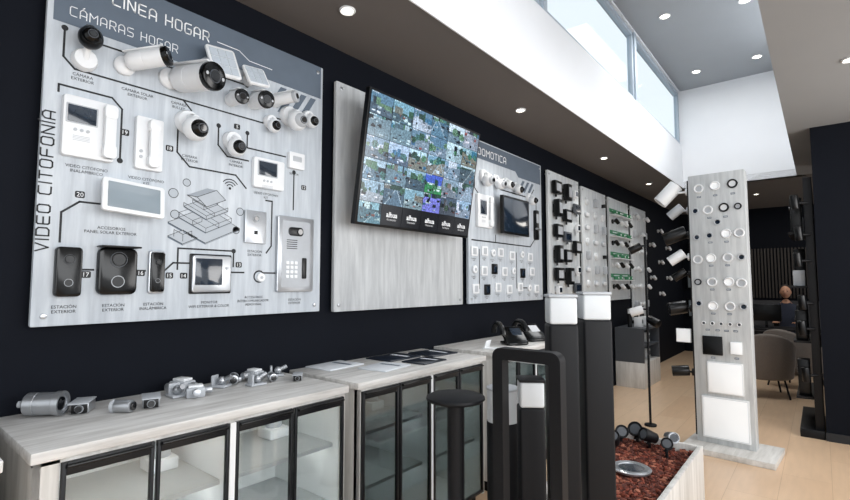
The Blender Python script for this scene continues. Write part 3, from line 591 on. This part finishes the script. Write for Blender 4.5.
def fitE(s=1):
    r=.04*s;L=.12*s
    return [('housing',B(M_silver).lathe([(0,0),(r*.85,0),(r,.006),(r,L*.3),(r*.95,L*.31),(r*.95,L*.36),(r,L*.37),(r,L*.8),(r*1.08,L*.82),(r*1.08,L),(r*.9,L),(r*.9,L*.92),(0,L*.92)],(-.06*s,0,r*1.08),(1,0,0),seg=40)),('lens',B(M_lens).cyl((.04*s,0,r*1.08),(.056*s,0,r*1.08),r*.6,bev=.003)),('rear_gland',B(M_gp).cyl((-.06*s,0,r*1.08),(-.085*s,0,r*1.08),r*.3))]
GF='metal camera housings and brackets on the cabinet top'
for k,x,y,rz,s,lb in [('E',.12,.515,48,1.05,'short solid steel cylinder camera lying on its side'),('B',.15,.63,60,.85,'small steel box camera with black face'),('A',.29,.72,40,.75,'slim steel bullet camera lying on its side'),('B',.27,.83,70,.85,'steel camera block with a black face'),('C',.10,1.03,20,1.0,'grey junction fitting with round sockets'),('D',.18,.97,0,.95,'grey bracket with ball joint'),('C',.25,1.02,70,.85,'grey junction box with cable sockets'),('D',.14,1.19,30,.95,'grey folding bracket with ball joint'),('A',.12,1.27,-30,.75,'short steel tube camera with lens'),('C',.11,1.39,10,.9,'pale junction fitting with sockets'),('D',.24,1.32,90,.9,'grey mounting bracket with ball joint'),('A',.21,1.43,-20,.65,'small steel tube camera with lens'),('D',.11,1.52,60,.9,'pale mounting bracket with knob'),('B',.29,1.53,50,.65,'small metal box camera with visor')]:
    thing('metal_camera' if k in 'ABE' else 'metal_fitting',lb,'camera' if k in 'ABE' else 'fitting',T(x,y,1.0005,rz),{'A':fitA,'B':fitB,'C':fitC,'D':fitD,'E':fitE}[k](s),GF)
for x,y,w,l,mm,lb,rz in [(.12,1.92,.21,.28,M_paper,'white printed sheet lying flat',4),(.17,2.38,.22,.3,M_broch,'dark printed brochure lying flat',0),(.38,2.08,.2,.26,M_paper,'pale glossy leaflet lying flat',8),(.25,2.70,.24,.26,M_broch,'dark printed catalogue lying flat',-4),(.42,2.40,.18,.24,M_broch,'small dark brochure lying flat',3)]:
    thing('brochure',lb,'brochure',T(x,y,1.0,rz),[(None,B(mm).box((0,0,.005),(w,l,.008),.001).box((0,l*.2,.0095),(w*.7,l*.1,.0008),m=M_paper if mm is M_broch else M_slate))],'brochures on the cabinet top')
for x,y,rz in [(.44,3.52,-35),(.44,3.86,-25)]:
    thing('desk_phone','black office desk phone with curved handset','telephone',T(x,y,1.0005,rz),[('base',B(M_gloss).box((.0,0,.07),(.2,.19,.025),.008,Matrix.Rotation(math.radians(38),4,'Y')).box((-.05,0,.05),(.03,.12,.10),.006).box((0,0,.01),(.18,.16,.02),.006)),('handset',B(M_black).tube([(.09*math.cos(a)-.01,-.13,.13+.08*math.sin(a)-.04) for a in [math.radians(t) for t in range(0,181,20)]],.022)),('screen',B(M_scr).box((-.02,.03,.10),(.08,.09,.004),0,Matrix.Rotation(math.radians(38),4,'Y')))],'desk phones on the cabinet top')
thing('leaflet_box','small white folded leaflet holder','holder',T(.45,3.18,1.0005,10),[(None,B(M_wp).box((0,0,.004),(.14,.10,.008),.001).box((-.04,0,.035),(.006,.10,.06),.001,Matrix.Rotation(.3,4,'Y')))])
thing('display_shelving','low dark grey open shelving with a pale base','shelving',T(0,0,0),[('base',B(M_side).ext((.02,7.3,0),(.42,8.15,.36),.002)),('upright',B(M_dg).ext((.02,7.3,.36),(.42,7.33,.82))),('upright',B(M_dg).ext((.02,8.12,.36),(.42,8.15,.82))),('shelf',B(M_dg).ext((.02,7.3,.82),(.42,8.15,.85))),('shelf',B(M_dg).ext((.02,7.33,.58),(.42,8.12,.60)))])
pd=None;pw=None
for i in range(13):
    lvl=(.8505,.6005,.3605)[0 if i<5 else (1 if i<9 else 2)];j=i if i<5 else (i-5)%4
    y=7.42+j*.16;x=.2+.08*(j%2)
    if lvl>.8 and i%2==0:
        if pd is None: pd=thing('bollard_lamp','small black bollard lamp on the shelving','lamp',T(x,y,lvl),[('post',B(M_blackm).cyl((0,0,0),(0,0,.20),.03)),('lamp_lens',B(M_diff).cyl((0,0,.20),(0,0,.27),.029)),('cap',B(M_blackm).cyl((0,0,.27),(0,0,.29),.03))],'small lamps on the shelving')
        else: dup(pd,T(x,y,lvl))
    else:
        if pw is None: pw=thing('box_lamp','small white box lamp on the shelving','lamp',T(x,y,lvl),[('housing',B(M_wp).box((0,0,.07),(.11,.10,.14),.008)),('lens',B(M_dg).cyl((.056,0,.08),(.06,0,.08),.03))],'small lamps on the shelving')
        else: dup(pw,T(x,y,lvl,0))
# ---------------------------------------------------------------- planter, plinth, bollards
PX0,PX1,PY0,PY1,PH=1.16,1.73,2.42,3.80,.39;GH=.315
pl=B(M_side).ext((PX0,PY0,0),(PX0+.03,PY1,PH),.002).ext((PX1-.03,PY0,0),(PX1,PY1,PH),.002).ext((PX0+.03,PY0,0),(PX1-.03,PY0+.03,PH),.002).ext((PX0+.03,PY1-.03,0),(PX1-.03,PY1,PH),.002).ext((PX0+.03,PY0+.03,0),(PX1-.03,PY1-.03,GH),m=M_rub)
thing('planter_box','low washed wood planter filled with red gravel','planter',T(0,0,0),[(None,pl)])
thing('display_plinth','low washed wood plinth carrying the bollard lamps','plinth',T(0,0,0),[('top',B(M_top).ext((.98,1.3,.21),(1.70,2.41,.25),.003)),('base',B(M_side).ext((1.0,1.33,0),(1.68,2.40,.21),.002))])
gb=B(M_r1,M_r2,M_r3);bmq=gb.bm
ico=bmesh.new();bmesh.ops.create_icosphere(ico,subdivisions=1,radius=1);iv=[v.co.copy() for v in ico.verts];fi=[[v.index for v in f.verts] for f in ico.faces];ico.free()
for k in range(4800):
    x=random.uniform(PX0+.055,PX1-.055);y=random.uniform(PY0+.055,PY1-.055)
    z=GH+.012+random.random()*.028+.015*math.sin(x*9)*math.sin(y*5);r=random.uniform(.008,.019)
    R=Matrix.Rotation(random.random()*6.28,3,random.choice('XYZ'));s=(random.uniform(.7,1.6),random.uniform(.6,1.2),random.uniform(.4,.8));mi=random.choice((0,0,1,1,1,2))
    vs=[bmq.verts.new(Vector((x,y,z))+R@Vector((c.x*s[0],c.y*s[1],c.z*s[2]))*r*random.uniform(.8,1.2)) for c in iv]
    for f in fi: bmq.faces.new([vs[i] for i in f]).material_index=mi
g=thing('red_gravel','loose red volcanic gravel filling the planter','gravel',T(0,0,0),[(None,gb)]);g['kind']='stuff'
GZ=.2505
def bollard(kind,w,top,lensb,cap=True):
    h=top-GZ;lb=lensb-GZ;c=.012
    if kind=='round':
        b=B(M_blackm).cyl((0,0,.0),(0,0,lb),w/2,seg=40,bev=.002).cyl((0,0,0),(0,0,.012),w/2+.02,seg=32)
        l=B(M_diff).cyl((0,0,lb),(0,0,h-c),w/2-.003,seg=40);t=B(M_blackm if cap else M_gp).cyl((0,0,h-c),(0,0,h),w/2,seg=40,bev=.003)
    else:
        b=B(M_blackm).box((0,0,lb/2),(w,w,lb),.012,seg=4).box((0,0,.006),(w+.03,w+.03,.012),.002)
        l=B(M_diff).box((0,0,(lb+h-c)/2),(w-.006,w-.006,h-c-lb),.010,seg=4);t=B(M_blackm if cap else M_gp).box((0,0,h-c/2),(w,w,c),.003)
    return [('post',b),('lamp_lens',l),('cap',t)]
GB='garden bollard lamps standing on the plinth'
thing('bollard_lamp','tall square black garden bollard lamp with white lens','bollard lamp',T(1.497,2.05,GZ,36),bollard('square',.125,1.449,1.32,False),GB)
thing('bollard_lamp','tall square black garden bollard lamp with pale lens','bollard lamp',T(1.568,2.26,GZ,36),bollard('square',.130,1.458,1.33,False),GB)
thing('bollard_lamp','short square black bollard lamp with black cap','bollard lamp',T(1.441,1.86,GZ,36),bollard('square',.105,1.105,.99),GB)
thing('bollard_lamp','short round black bollard lamp with white lens','bollard lamp',T(1.19,2.06,GZ),bollard('round',.155,1.0,.84,False),GB)
x0,x1,zt=-.143,.143,1.243-GZ
def arch(w,d):
    b=B(M_blackm);t=.045
    bm=bmesh.new()
    def path(o,R):
        p=[(x0+o,0)]
        for k in range(7): a=math.pi-math.pi/2*k/6;p.append((x0+o+R+R*math.cos(a),zt-o-R+R*math.sin(a)))
        for k in range(7): a=math.pi/2-math.pi/2*k/6;p.append((x1-o-R+R*math.cos(a),zt-o-R+R*math.sin(a)))
        p.append((x1-o,0));return p
    A=path(0,.035);Bp=path(t,.008);vs=[]
    for P in (A,Bp): vs.append([[bm.verts.new((p[0],s*d/2,p[1])) for p in P] for s in (-1,1)])
    n=len(A)
    for i in range(n-1):
        bm.faces.new((vs[0][0][i],vs[0][0][i+1],vs[1][0][i+1],vs[1][0][i]));bm.faces.new((vs[0][1][i],vs[0][1][i+1],vs[1][1][i+1],vs[1][1][i]))
        bm.faces.new((vs[0][0][i],vs[0][0][i+1],vs[0][1][i+1],vs[0][1][i]));bm.faces.new((vs[1][0][i],vs[1][0][i+1],vs[1][1][i+1],vs[1][1][i]))
    bmesh.ops.recalc_face_normals(bm,faces=bm.faces);b._merge(bm,None,None);return b
thing('arch_bollard_lamp','black inverted U shaped garden lamp','bollard lamp',T(1.513,1.70,GZ),[('arch_frame',arch(0,.05)),('foot_plate',B(M_blackm).box((0,0,.006),(.30,.09,.012),.002)),('lamp_or_fill_strip',B(M_diff).box((0,0,zt-.047),(.15,.03,.004)))],GB)
thing('mushroom_bollard_lamp','black mushroom shaped garden lamp with flat disc head','bollard lamp',T(1.185,1.68,GZ),[('head',B(M_blackm).lathe([(0,-.008),(.05,-.012),(.115,-.004),(.125,.006),(.123,.014),(.11,.02),(0,.024)],(0,0,.757),seg=48)),('post',B(M_blackm).cyl((0,0,0),(0,0,.75),.036,seg=32)),('foot_plate',B(M_blackm).cyl((0,0,0),(0,0,.012),.08))],GB)
def gspot(r,L,col,d):
    d=Vector(d).normalized();c=Vector((0,0,.09))
    return [('spike',B(M_blackm).cyl((0,0,0),(0,0,.06),.010)),('bracket',B(M_blackm).box((0,0,.05),(.02,r*2.3,.01),.002)),('housing',B(col).cyl(tuple(c-d*L/2),tuple(c+d*L/2),r*.8,r,seg=24,bev=.003)),('lens',B(M_blackm if col is M_blackm else M_silver).ring(tuple(c+d*L/2),r,r*.2,tuple(d),.008).cyl(tuple(c+d*(L/2-.002)),tuple(c+d*(L/2+.002)),r*.7,m=M_dg))]
for x,y,r,L,cm,d,lb in [(1.25,3.60,.045,.10,M_blackm,(.5,-1,.5),'black garden spike spotlight'),(1.33,3.71,.052,.09,M_blackm,(-.1,-1,.6),'large black garden spotlight tilted upward'),(1.43,3.64,.045,.10,M_blackm,(-.6,-.8,.4),'black garden spotlight turned sideways'),(1.55,3.71,.038,.09,M_silver,(.6,-.8,.2),'small silver garden spotlight'),(1.56,3.55,.038,.09,M_blackm,(.3,-1,.3),'small black spike light'),(1.26,3.42,.042,.10,M_blackm,(.2,-1,.9),'black spike spotlight on gravel')]:
    thing('garden_spotlight',lb,'spotlight',T(x,y,GH+.03),gspot(r,L,cm,d),'garden spotlights standing in the gravel')
thing('ground_lamp','silver round in ground lamp lying on the gravel','ground lamp',T(1.47,3.08,GH+.065),[('rim',B(M_silver).lathe([(.07,.0),(.11,0),(.115,.012),(.10,.02),(.075,.016),(.07,.0)])),('lens',B(M_scr).cyl((0,0,.0),(0,0,.012),.073)),('body',B(M_blackm).cyl((0,0,-.02),(0,0,.0),.055))])
# ---------------------------------------------------------------- tower
ta=math.radians(4);cs,sn=math.cos(ta),math.sin(ta)
R_=(cs,-sn,0);TL=Vector((1.455,5.12,0));out=Vector((-sn,-cs,0));rv=Vector(R_)
TMx=frame(TL,R_)
M_tower=woodmat('tower_wood','#abaeb0','#c3c6c7','#d8dada',(9,.7,9),.5,.25,.8)
thing('display_tower','tall grey washed wood display tower carrying round LED panels','display tower',TMx,[('body',B(M_tower).ext((0,.05,-.13),(.455,2.52,0),.003)),('plinth',B(M_side).ext((-.08,0,-.28),(.62,.05,.24),.003)),('side_panel',B(M_blackm).ext((-.012,.1,-.13),(0,2.48,-.005)))])
def TF(u,v,w=0): return frame(TL+rv*u+out*(w+.0005)+Vector((0,0,v)),R_)
def rlamp(mat,R,cen): return [('trim_ring',B(mat).ring((0,0,0),R,R*.34,h=.014)),('diffuser',B(cen).cyl((0,0,0),(0,0,.005),R*.68))]
GT='LED lamps mounted on the display tower'
RR=.042
ra=thing('panel_lamp','round white ring shaped recessed lamp','LED lamp',TF(.09,2.39),rlamp(M_wp,RR,M_gp),GT);rb=thing('panel_lamp','round black rimmed recessed LED lamp','LED lamp',TF(.365,2.40),rlamp(M_black,RR,M_wp),GT);rc=thing('panel_lamp','small round grey LED lamp','LED lamp',TF(.06,1.93),rlamp(M_gp,.030,M_scr),GT)
rd=thing('panel_lamp','round white LED lamp with lit centre','LED lamp',TF(.225,2.40),rlamp(M_wp,RR,M_litw),GT)
re=thing('panel_lamp','small black ring shaped LED lamp','LED lamp',TF(.40,2.19),rlamp(M_black,.030,M_gp),GT)
for u,v,s in [(.16,2.18,ra),(.29,2.19,rb),(.165,1.94,rc),(.30,1.95,rd),(.17,1.73,rd),(.305,1.73,ra),(.17,1.51,ra),(.305,1.51,rd),(.17,1.29,rd),(.305,1.29,ra),(.055,1.31,rc),(.40,1.95,ra),(.41,1.73,rc),(.06,1.72,ra),(.055,1.51,re),(.40,1.50,ra),(.41,1.29,rc),(.055,2.18,rc),(.235,2.06,rc)]: dup(s,TF(u,v))
rt=thing('panel_lamp','tiny recessed white downlight','LED lamp',TF(.09,1.13),rlamp(M_wp,.018,M_dg),GT)
for u,v in ((.16,1.13),(.23,1.13),(.30,1.13),(.37,1.13)): dup(rt,TF(u,v))
def sq(w,h,mat,em): return [('frame',B(mat).panel((0,0,.008),w,h,.016,.006)),('diffuser',B(em).panel((0,0,.0165),w*.92,h*.92,.002,.004))]
thing('square_panel_lamp','square black LED panel lamp','LED lamp',TF(.155,.93),sq(.16,.17,M_black,M_black),GT)
thing('square_panel_lamp','small square white LED lamp','LED lamp',TF(.34,.92),sq(.09,.11,M_wp,M_litw),GT)
thing('square_panel_lamp','medium square white LED panel lamp','LED lamp',TF(.245,.645),sq(.28,.28,M_wp,M_litw),GT)
thing('square_panel_lamp','large square white LED panel lamp','LED lamp',TF(.235,.285),sq(.37,.37,M_wp,M_litw),GT)
tg=None
for u,v in [(.12,1.07),(.2,1.07),(.27,1.07),(.34,1.07),(.09,2.31),(.225,2.31),(.365,2.31)]+[(uu,vv) for vv in (2.105,1.875,1.66,1.44,1.22) for uu in (.17,.30)]+[(.155,.82),(.34,.83)]:
    if tg is None: tg=thing('price_tag','tiny dark printed price tag','tag',TF(u,v),[(None,B(M_slate).panel((0,0,.001),.035,.016,.002,.002).box((0,0,.0022),(.026,.003,.0004),m=M_inkw))],'price tags on the display tower')
    else: dup(tg,TF(u,v))
side_out=-rv
def SF(v,depth): return frame(TL-out*min(depth,.07)+side_out*.013+Vector((0,0,v)),tuple(out))
def sspot(r,L,d,mat,stem=.1):
    d=Vector(d).normalized();c=Vector((0,0,stem))
    return [('base',B(mat).cyl((0,0,0),(0,0,.02),.035)),('bracket',B(mat).cyl((0,0,.01),tuple(c),.01)),('housing',B(mat).cyl(tuple(c-d*L/2),tuple(c+d*L/2),r,seg=28,bev=.006)),('lens',B(M_diff if mat is M_wp else M_lens).cyl(tuple(c+d*L/2),tuple(c+d*(L/2+.003)),r*.8).ring(tuple(c+d*(L/2-.004)),r,r*.15,tuple(d),.01,m=mat))]
GS='spotlights on the side of the display tower'
for v,dep,r,L,d,mt,st,lb in [(2.38,.05,.07,.22,(.3,-.8,.7),M_wp,.18,'large white cylinder spotlight pointing down'),(2.20,.07,.045,.14,(.1,-.7,.9),M_gp,.12,'pale grey cylinder spotlight'),(1.96,.05,.062,.20,(.3,-.4,1),M_black,.13,'large black cylinder spotlight'),(1.75,.05,.048,.15,(.3,-.7,1),M_wp,.12,'white spotlight angled downward'),(1.58,.05,.038,.12,(.3,-.7,1),M_black,.1,'small black angled spotlight'),(1.26,.05,.062,.15,(.6,-.2,1),M_black,.13,'black spotlight with wide head'),(.66,.05,.05,.14,(.4,-.1,1),M_black,.12,'low black cylinder spotlight')]:
    thing('spotlight',lb,'spotlight',SF(v,dep),sspot(r,L,d,mt,st),GS)
thing('square_panel_lamp','square white LED panel on the tower side bracket','LED lamp',TF(-.095,1.0,-.05),[('frame',B(M_wp).panel((0,0,.01),.13,.13,.02,.006)),('diffuser',B(M_litw).panel((0,0,.0205),.115,.115,.002,.004)),('bracket',B(M_blackm).box((.072,0,-.006),(.02,.03,.012)))],GS)
def head(m,a,b,r): return ('spotlight_head',B(m).cyl(a,b,r,bev=.004))
thing('lamp_stand','thin black pole stand carrying small spotlights','lamp stand',T(.95,5.5,0),[('base',B(M_blackm).cyl((0,0,0),(0,0,.02),.06,bev=.004)),('pole',B(M_blackm).cyl((0,0,.02),(0,0,2.0),.012)),head(M_black,(-.03,-.04,1.9),(-.14,-.08,1.84),.04),head(M_wp,(-.03,-.04,1.22),(-.15,-.08,1.18),.045),head(M_black,(.03,-.04,1.12),(.13,-.08,1.07),.045),('crossbar',B(M_blackm).cyl((-.06,-.03,1.9),(.0,0,1.9),.01)),('crossbar',B(M_blackm).cyl((-.06,-.03,1.22),(0,0,1.22),.01)),('crossbar',B(M_blackm).cyl((.06,-.03,1.11),(0,0,1.11),.01))])
G5='wall spotlights on the far wall section'
for r in range(5):
    for c in range(3):
        if (r+c)%2: dup(sw_,frame((.0008,9.4+c*.6,2.5-r*.3)))['group']=G5
# ---------------------------------------------------------------- black rack beside the pillar
rk=[('front_panel',B(M_blackm).ext((2.30,6.10,.08),(2.37,6.16,2.56),.004)),('back_panel',B(M_blackm).ext((2.33,6.16,.08),(2.37,7.1,2.5),.003)),('plinth',B(M_blackm).ext((2.18,6.06,0),(2.37,7.15,.08),.003))]
for z in (.35,.9,1.45,2.0): rk.append(('shelf',B(M_blackm).ext((2.16,6.165,z),(2.33,7.1,z+.02))))
thing('display_rack','narrow black display rack standing beside the navy pillar','display rack',T(0,0,0),rk)
for i,(z,mt,yy,hh) in enumerate([(2.02,M_black,6.3,.36),(1.47,M_gp,6.3,.16),(.92,M_black,6.3,.30),(.37,M_black,6.3,.36),(2.02,M_gp,6.7,.2),(1.47,M_black,6.7,.40),(.92,M_black,6.7,.34)]):
    thing('wall_lamp','small %s lamp standing on the rack shelf'%('black' if mt is M_black else 'grey'),'lamp',T(2.23,yy,z+.0005),[('housing',B(mt).box((0,0,hh/2),(.10,.14,hh),.008)),('lens',B(M_lens).cyl((-.051,0,hh*.7),(-.055,0,hh*.7),.025))],'lamps on the black rack')
for z,l_ in ((2.3,.10),(1.98,.08),(1.72,.10),(1.3,.08),(1.05,.09),(.6,.08)):
    thing('rack_lamp','black swivel lamp fixed on the rack front','lamp',T(2.335,6.0985,z),[('bracket',B(M_blackm).cyl((0,-.001,0),(-l_,-.05,0),.012)),('housing',B(M_black).cyl((-l_,-.06,-.06),(-l_-.01,-.07,.08),.034,bev=.004))],'swivel lamps on the black rack')
# ---------------------------------------------------------------- office beyond
M_slat=pm('slat_wood','#2c2724',.6,var=.2,scale=8)
sl=B(M_slat)
for k in range(22): sl.ext((1.2+k*.055,11.93,1.2),(1.2+k*.055+.03,11.99,2.2))
struct('trim_5',sl)
struct('trim_6',B(pm('grey_panel','#3c3d41',.7)).ext((1.1,11.95,.0),(2.5,12.0,1.15)))
thing('office_desk','dark office desk with a modesty panel','desk',T(2.0,10.1,0),[('desktop',B(M_blackm).box((0,0,.735),(1.3,.7,.03),.004)),('leg',B(M_blackm).box((-.6,0,.36),(.04,.6,.72),.003)),('leg',B(M_blackm).box((.6,0,.36),(.04,.6,.72),.003)),('modesty_panel',B(M_blackm).box((0,-.3,.45),(1.16,.02,.5)))])
thing('computer_monitor','black desktop computer monitor standing on the desk','monitor',T(1.66,10.0,.7505),[('screen',B(M_black).box((0,0,.25),(.42,.03,.28),.004)),('stand',B(M_black).box((0,.02,.06),(.04,.02,.12),.002).box((0,.02,.005),(.2,.16,.01),.002))])
def armchair():
    seat=B(M_chair).panel((0,0,.40),.54,.52,.14,.16)
    bk=B(M_chair);n=18;ro,ri=.36,.25;bm=bmesh.new();rows=[]
    for i in range(n+1):
        a=math.radians(-30+240*i/n);hh=.60+.24*max(0,math.sin(a))
        ca,sa=math.cos(a),math.sin(a)
        rows.append([bm.verts.new(v) for v in ((ri*ca,ri*sa,.24),(ro*.93*ca,ro*.93*sa,.24),((ro+.02)*ca,(ro+.02)*sa,hh),((ri+.02)*ca,(ri+.02)*sa,hh))])
    for a,b in zip(rows,rows[1:]):
        for k in range(4): bm.faces.new((a[k],a[(k+1)%4],b[(k+1)%4],b[k]))
    bm.faces.new(rows[0]);bm.faces.new(rows[-1]);bmesh.ops.recalc_face_normals(bm,faces=bm.faces)
    ed=[e for e in bm.edges if e.calc_face_angle(0)>.6]
    bmesh.ops.bevel(bm,geom=ed,offset=.03,segments=3,profile=.5,affect='EDGES');bk._merge(bm,None,None)
    P=[('seat',seat),('backrest',bk)]
    for sx in (-1,1):
        for sy in (-1,1): P.append(('leg',B(M_blackm).cyl((sx*.18,sy*.18,.33),(sx*.24,sy*.24,0),.012,seg=12)))
    return P
c0=thing('armchair','taupe padded tub armchair with thin black legs','chair',T(1.74,8.0,0,195),armchair(),'taupe armchairs by the desk')
dup(c0,T(2.06,8.85,0,150))
def person():
    me=bpy.data.meshes.new('body');V=[(0,0,.50),(0,.02,.75),(0,.02,.98),(0,.0,1.10),(0,-.01,1.18),(.17,.02,1.02),(.24,-.06,.80),(.16,-.30,.77),(-.17,.02,1.02),(-.24,-.06,.80),(-.16,-.30,.77),(.1,-.02,.48),(.12,-.42,.50),(.12,-.42,.08),(-.1,-.02,.48),(-.12,-.42,.50),(-.12,-.42,.08),(.12,-.54,.04),(-.12,-.54,.04)]
    E=[(0,1),(1,2),(2,3),(3,4),(2,5),(5,6),(6,7),(2,8),(8,9),(9,10),(0,11),(11,12),(12,13),(0,14),(14,15),(15,16),(13,17),(16,18)]
    me.from_pydata(V,E,[]);o=bpy.data.objects.new('t',me);COL.objects.link(o);md=o.modifiers.new('s','SKIN')
    rr=[.13,.13,.15,.07,.05,.065,.05,.035,.065,.05,.035,.09,.07,.045,.09,.07,.045,.035,.035]
    for i,r in enumerate(rr): me.skin_vertices[0].data[i].radius=(r,r*.85)
    me.skin_vertices[0].data[0].use_root=True
    o.modifiers.new('u','SUBSURF').levels=2
    bpy.context.view_layer.update();m2=bpy.data.meshes.new_from_object(o.evaluated_get(bpy.context.evaluated_depsgraph_get()));bpy.data.objects.remove(o)
    m2.materials.append(M_cloth);m2.materials.append(M_skin)
    for p in m2.polygons:
        p.use_smooth=True
        if p.center.z>1.10: p.material_index=1
    return m2
pr=obj('person',person());pr.location=(1.90,10.85,.04);pr['label']='person in a dark shirt sitting at the desk';pr['category']='person'
hd_=B(M_skin).sph((0,-.02,1.30),.10,(.8,.95,1.15),seg=24).sph((0,-.115,1.29),.014,(1,1,1.4),seg=10).sph((.08,-.02,1.29),.02,(.4,.8,1.2),seg=10).sph((-.08,-.02,1.29),.02,(.4,.8,1.2),seg=10).sph((.03,-.105,1.315),.009,seg=8,m=M_lens).sph((-.03,-.105,1.315),.009,seg=8,m=M_lens).box((0,-.108,1.245),(.04,.008,.006),m=M_red)
obj('head',hd_,pr);obj('hair',B(M_hair).sph((0,.015,1.34),.100,(.84,.95,1.0),seg=20),pr)
for sx in (-1,1):
    hb=B(M_skin).box((sx*.15,-.36,.775),(.07,.09,.025),.01)
    for k in range(4): hb.tube([(sx*.15+(k-1.5)*.018,-.39,.775),(sx*.15+(k-1.5)*.02,-.43,.778),(sx*.15+(k-1.5)*.021,-.455+.006*abs(k-1.5),.765)],.008,seg=8)
    hb.tube([(sx*.15-sx*.03,-.345,.775),(sx*.15-sx*.055,-.375,.775),(sx*.15-sx*.06,-.40,.768)],.009,seg=8)
    obj('hand',hb,pr)
thing('office_chair','black office chair behind the desk','chair',T(1.90,10.90,0),[('seat',B(M_black).box((0,0,.37),(.46,.46,.05),.02)),('backrest',B(M_black).box((0,.27,.8),(.44,.05,.6),.02)),('base',B(M_black).cyl((0,0,.05),(0,0,.35),.03).box((0,0,.03),(.55,.04,.04),.01).box((0,0,.03),(.04,.55,.04),.01))])
for x,z,w,h in [(.35,1.55,.5,.35),(.95,1.55,.5,.35),(.35,.95,.5,.4),(.95,.95,.5,.4),(.6,2.2,.9,.4)]:
    thing('wall_monitor','dark framed wall display on the navy wall','monitor',frame((x,11.98,z),(1,0,0)),[('frame',B(M_black).panel((0,0,.02),w,h,.04,.006)),('screen',B(M_scrb).panel((0,0,.041),w*.9,h*.86,.002,.003))],'framed displays on the far wall')
# ---------------------------------------------------------------- lights
def area(loc,rot,sx,sy,e,col=(1,1,1)):
    l=bpy.data.lights.new('area','AREA');l.shape='RECTANGLE';l.size=sx;l.size_y=sy;l.energy=e;l.color=col;o=bpy.data.objects.new('area_light',l);COL.objects.link(o);o.location=loc;o.rotation_euler=[math.radians(a) for a in rot]
area((1.5,1.0,4.6),(0,0,0),1.2,4,38,(.95,.975,1))
area((4.2,1.0,2.2),(0,75,0),2.0,3.6,98,(.96,.98,1))
area((4.2,4.7,2.1),(0,80,0),1.6,1.8,55,(1,.98,.96))
area((1.6,6.5,4.6),(0,0,0),1.2,2,50,(.98,.99,1))
area((1.8,10.3,3.0),(0,0,0),1.5,1.2,20,(1,.95,.88))
for x,y in ((.4,5.9),(.4,7.9),(.4,3.77)):
    l=bpy.data.lights.new('downlight','SPOT');l.energy=22;l.spot_size=math.radians(95);l.spot_blend=.8;l.shadow_soft_size=.05;l.color=(1,.96,.9);o=bpy.data.objects.new('spot_light',l);COL.objects.link(o);o.location=(x,y,3.01)
w=bpy.data.worlds.new('w');bpy.context.scene.world=w;w.use_nodes=True;nt=w.node_tree;bg=nt.nodes['Background']
sk=nt.nodes.new('ShaderNodeTexSky');sk.sky_type='HOSEK_WILKIE';sk.turbidity=6;sk.sun_direction=(-.4,.3,.85)
mx=nt.nodes.new('ShaderNodeMix');mx.data_type='RGBA';mx.inputs[0].default_value=.08;mx.inputs[6].default_value=(.94,.97,1,1);nt.links.new(sk.outputs[0],mx.inputs[7]);nt.links.new(mx.outputs[2],bg.inputs[0]);bg.inputs[1].default_value=1.22
cam=bpy.data.cameras.new('camera');cam.sensor_width=36;cam.lens=480/850*36;cam.clip_start=.05;co=bpy.data.objects.new('camera',cam);COL.objects.link(co)
co.location=(2.4,0,1.5);co.rotation_euler=(math.radians(90)+math.atan(33/480),0,math.atan(395/480));bpy.context.scene.camera=co
bpy.context.scene.view_settings.view_transform='Standard'
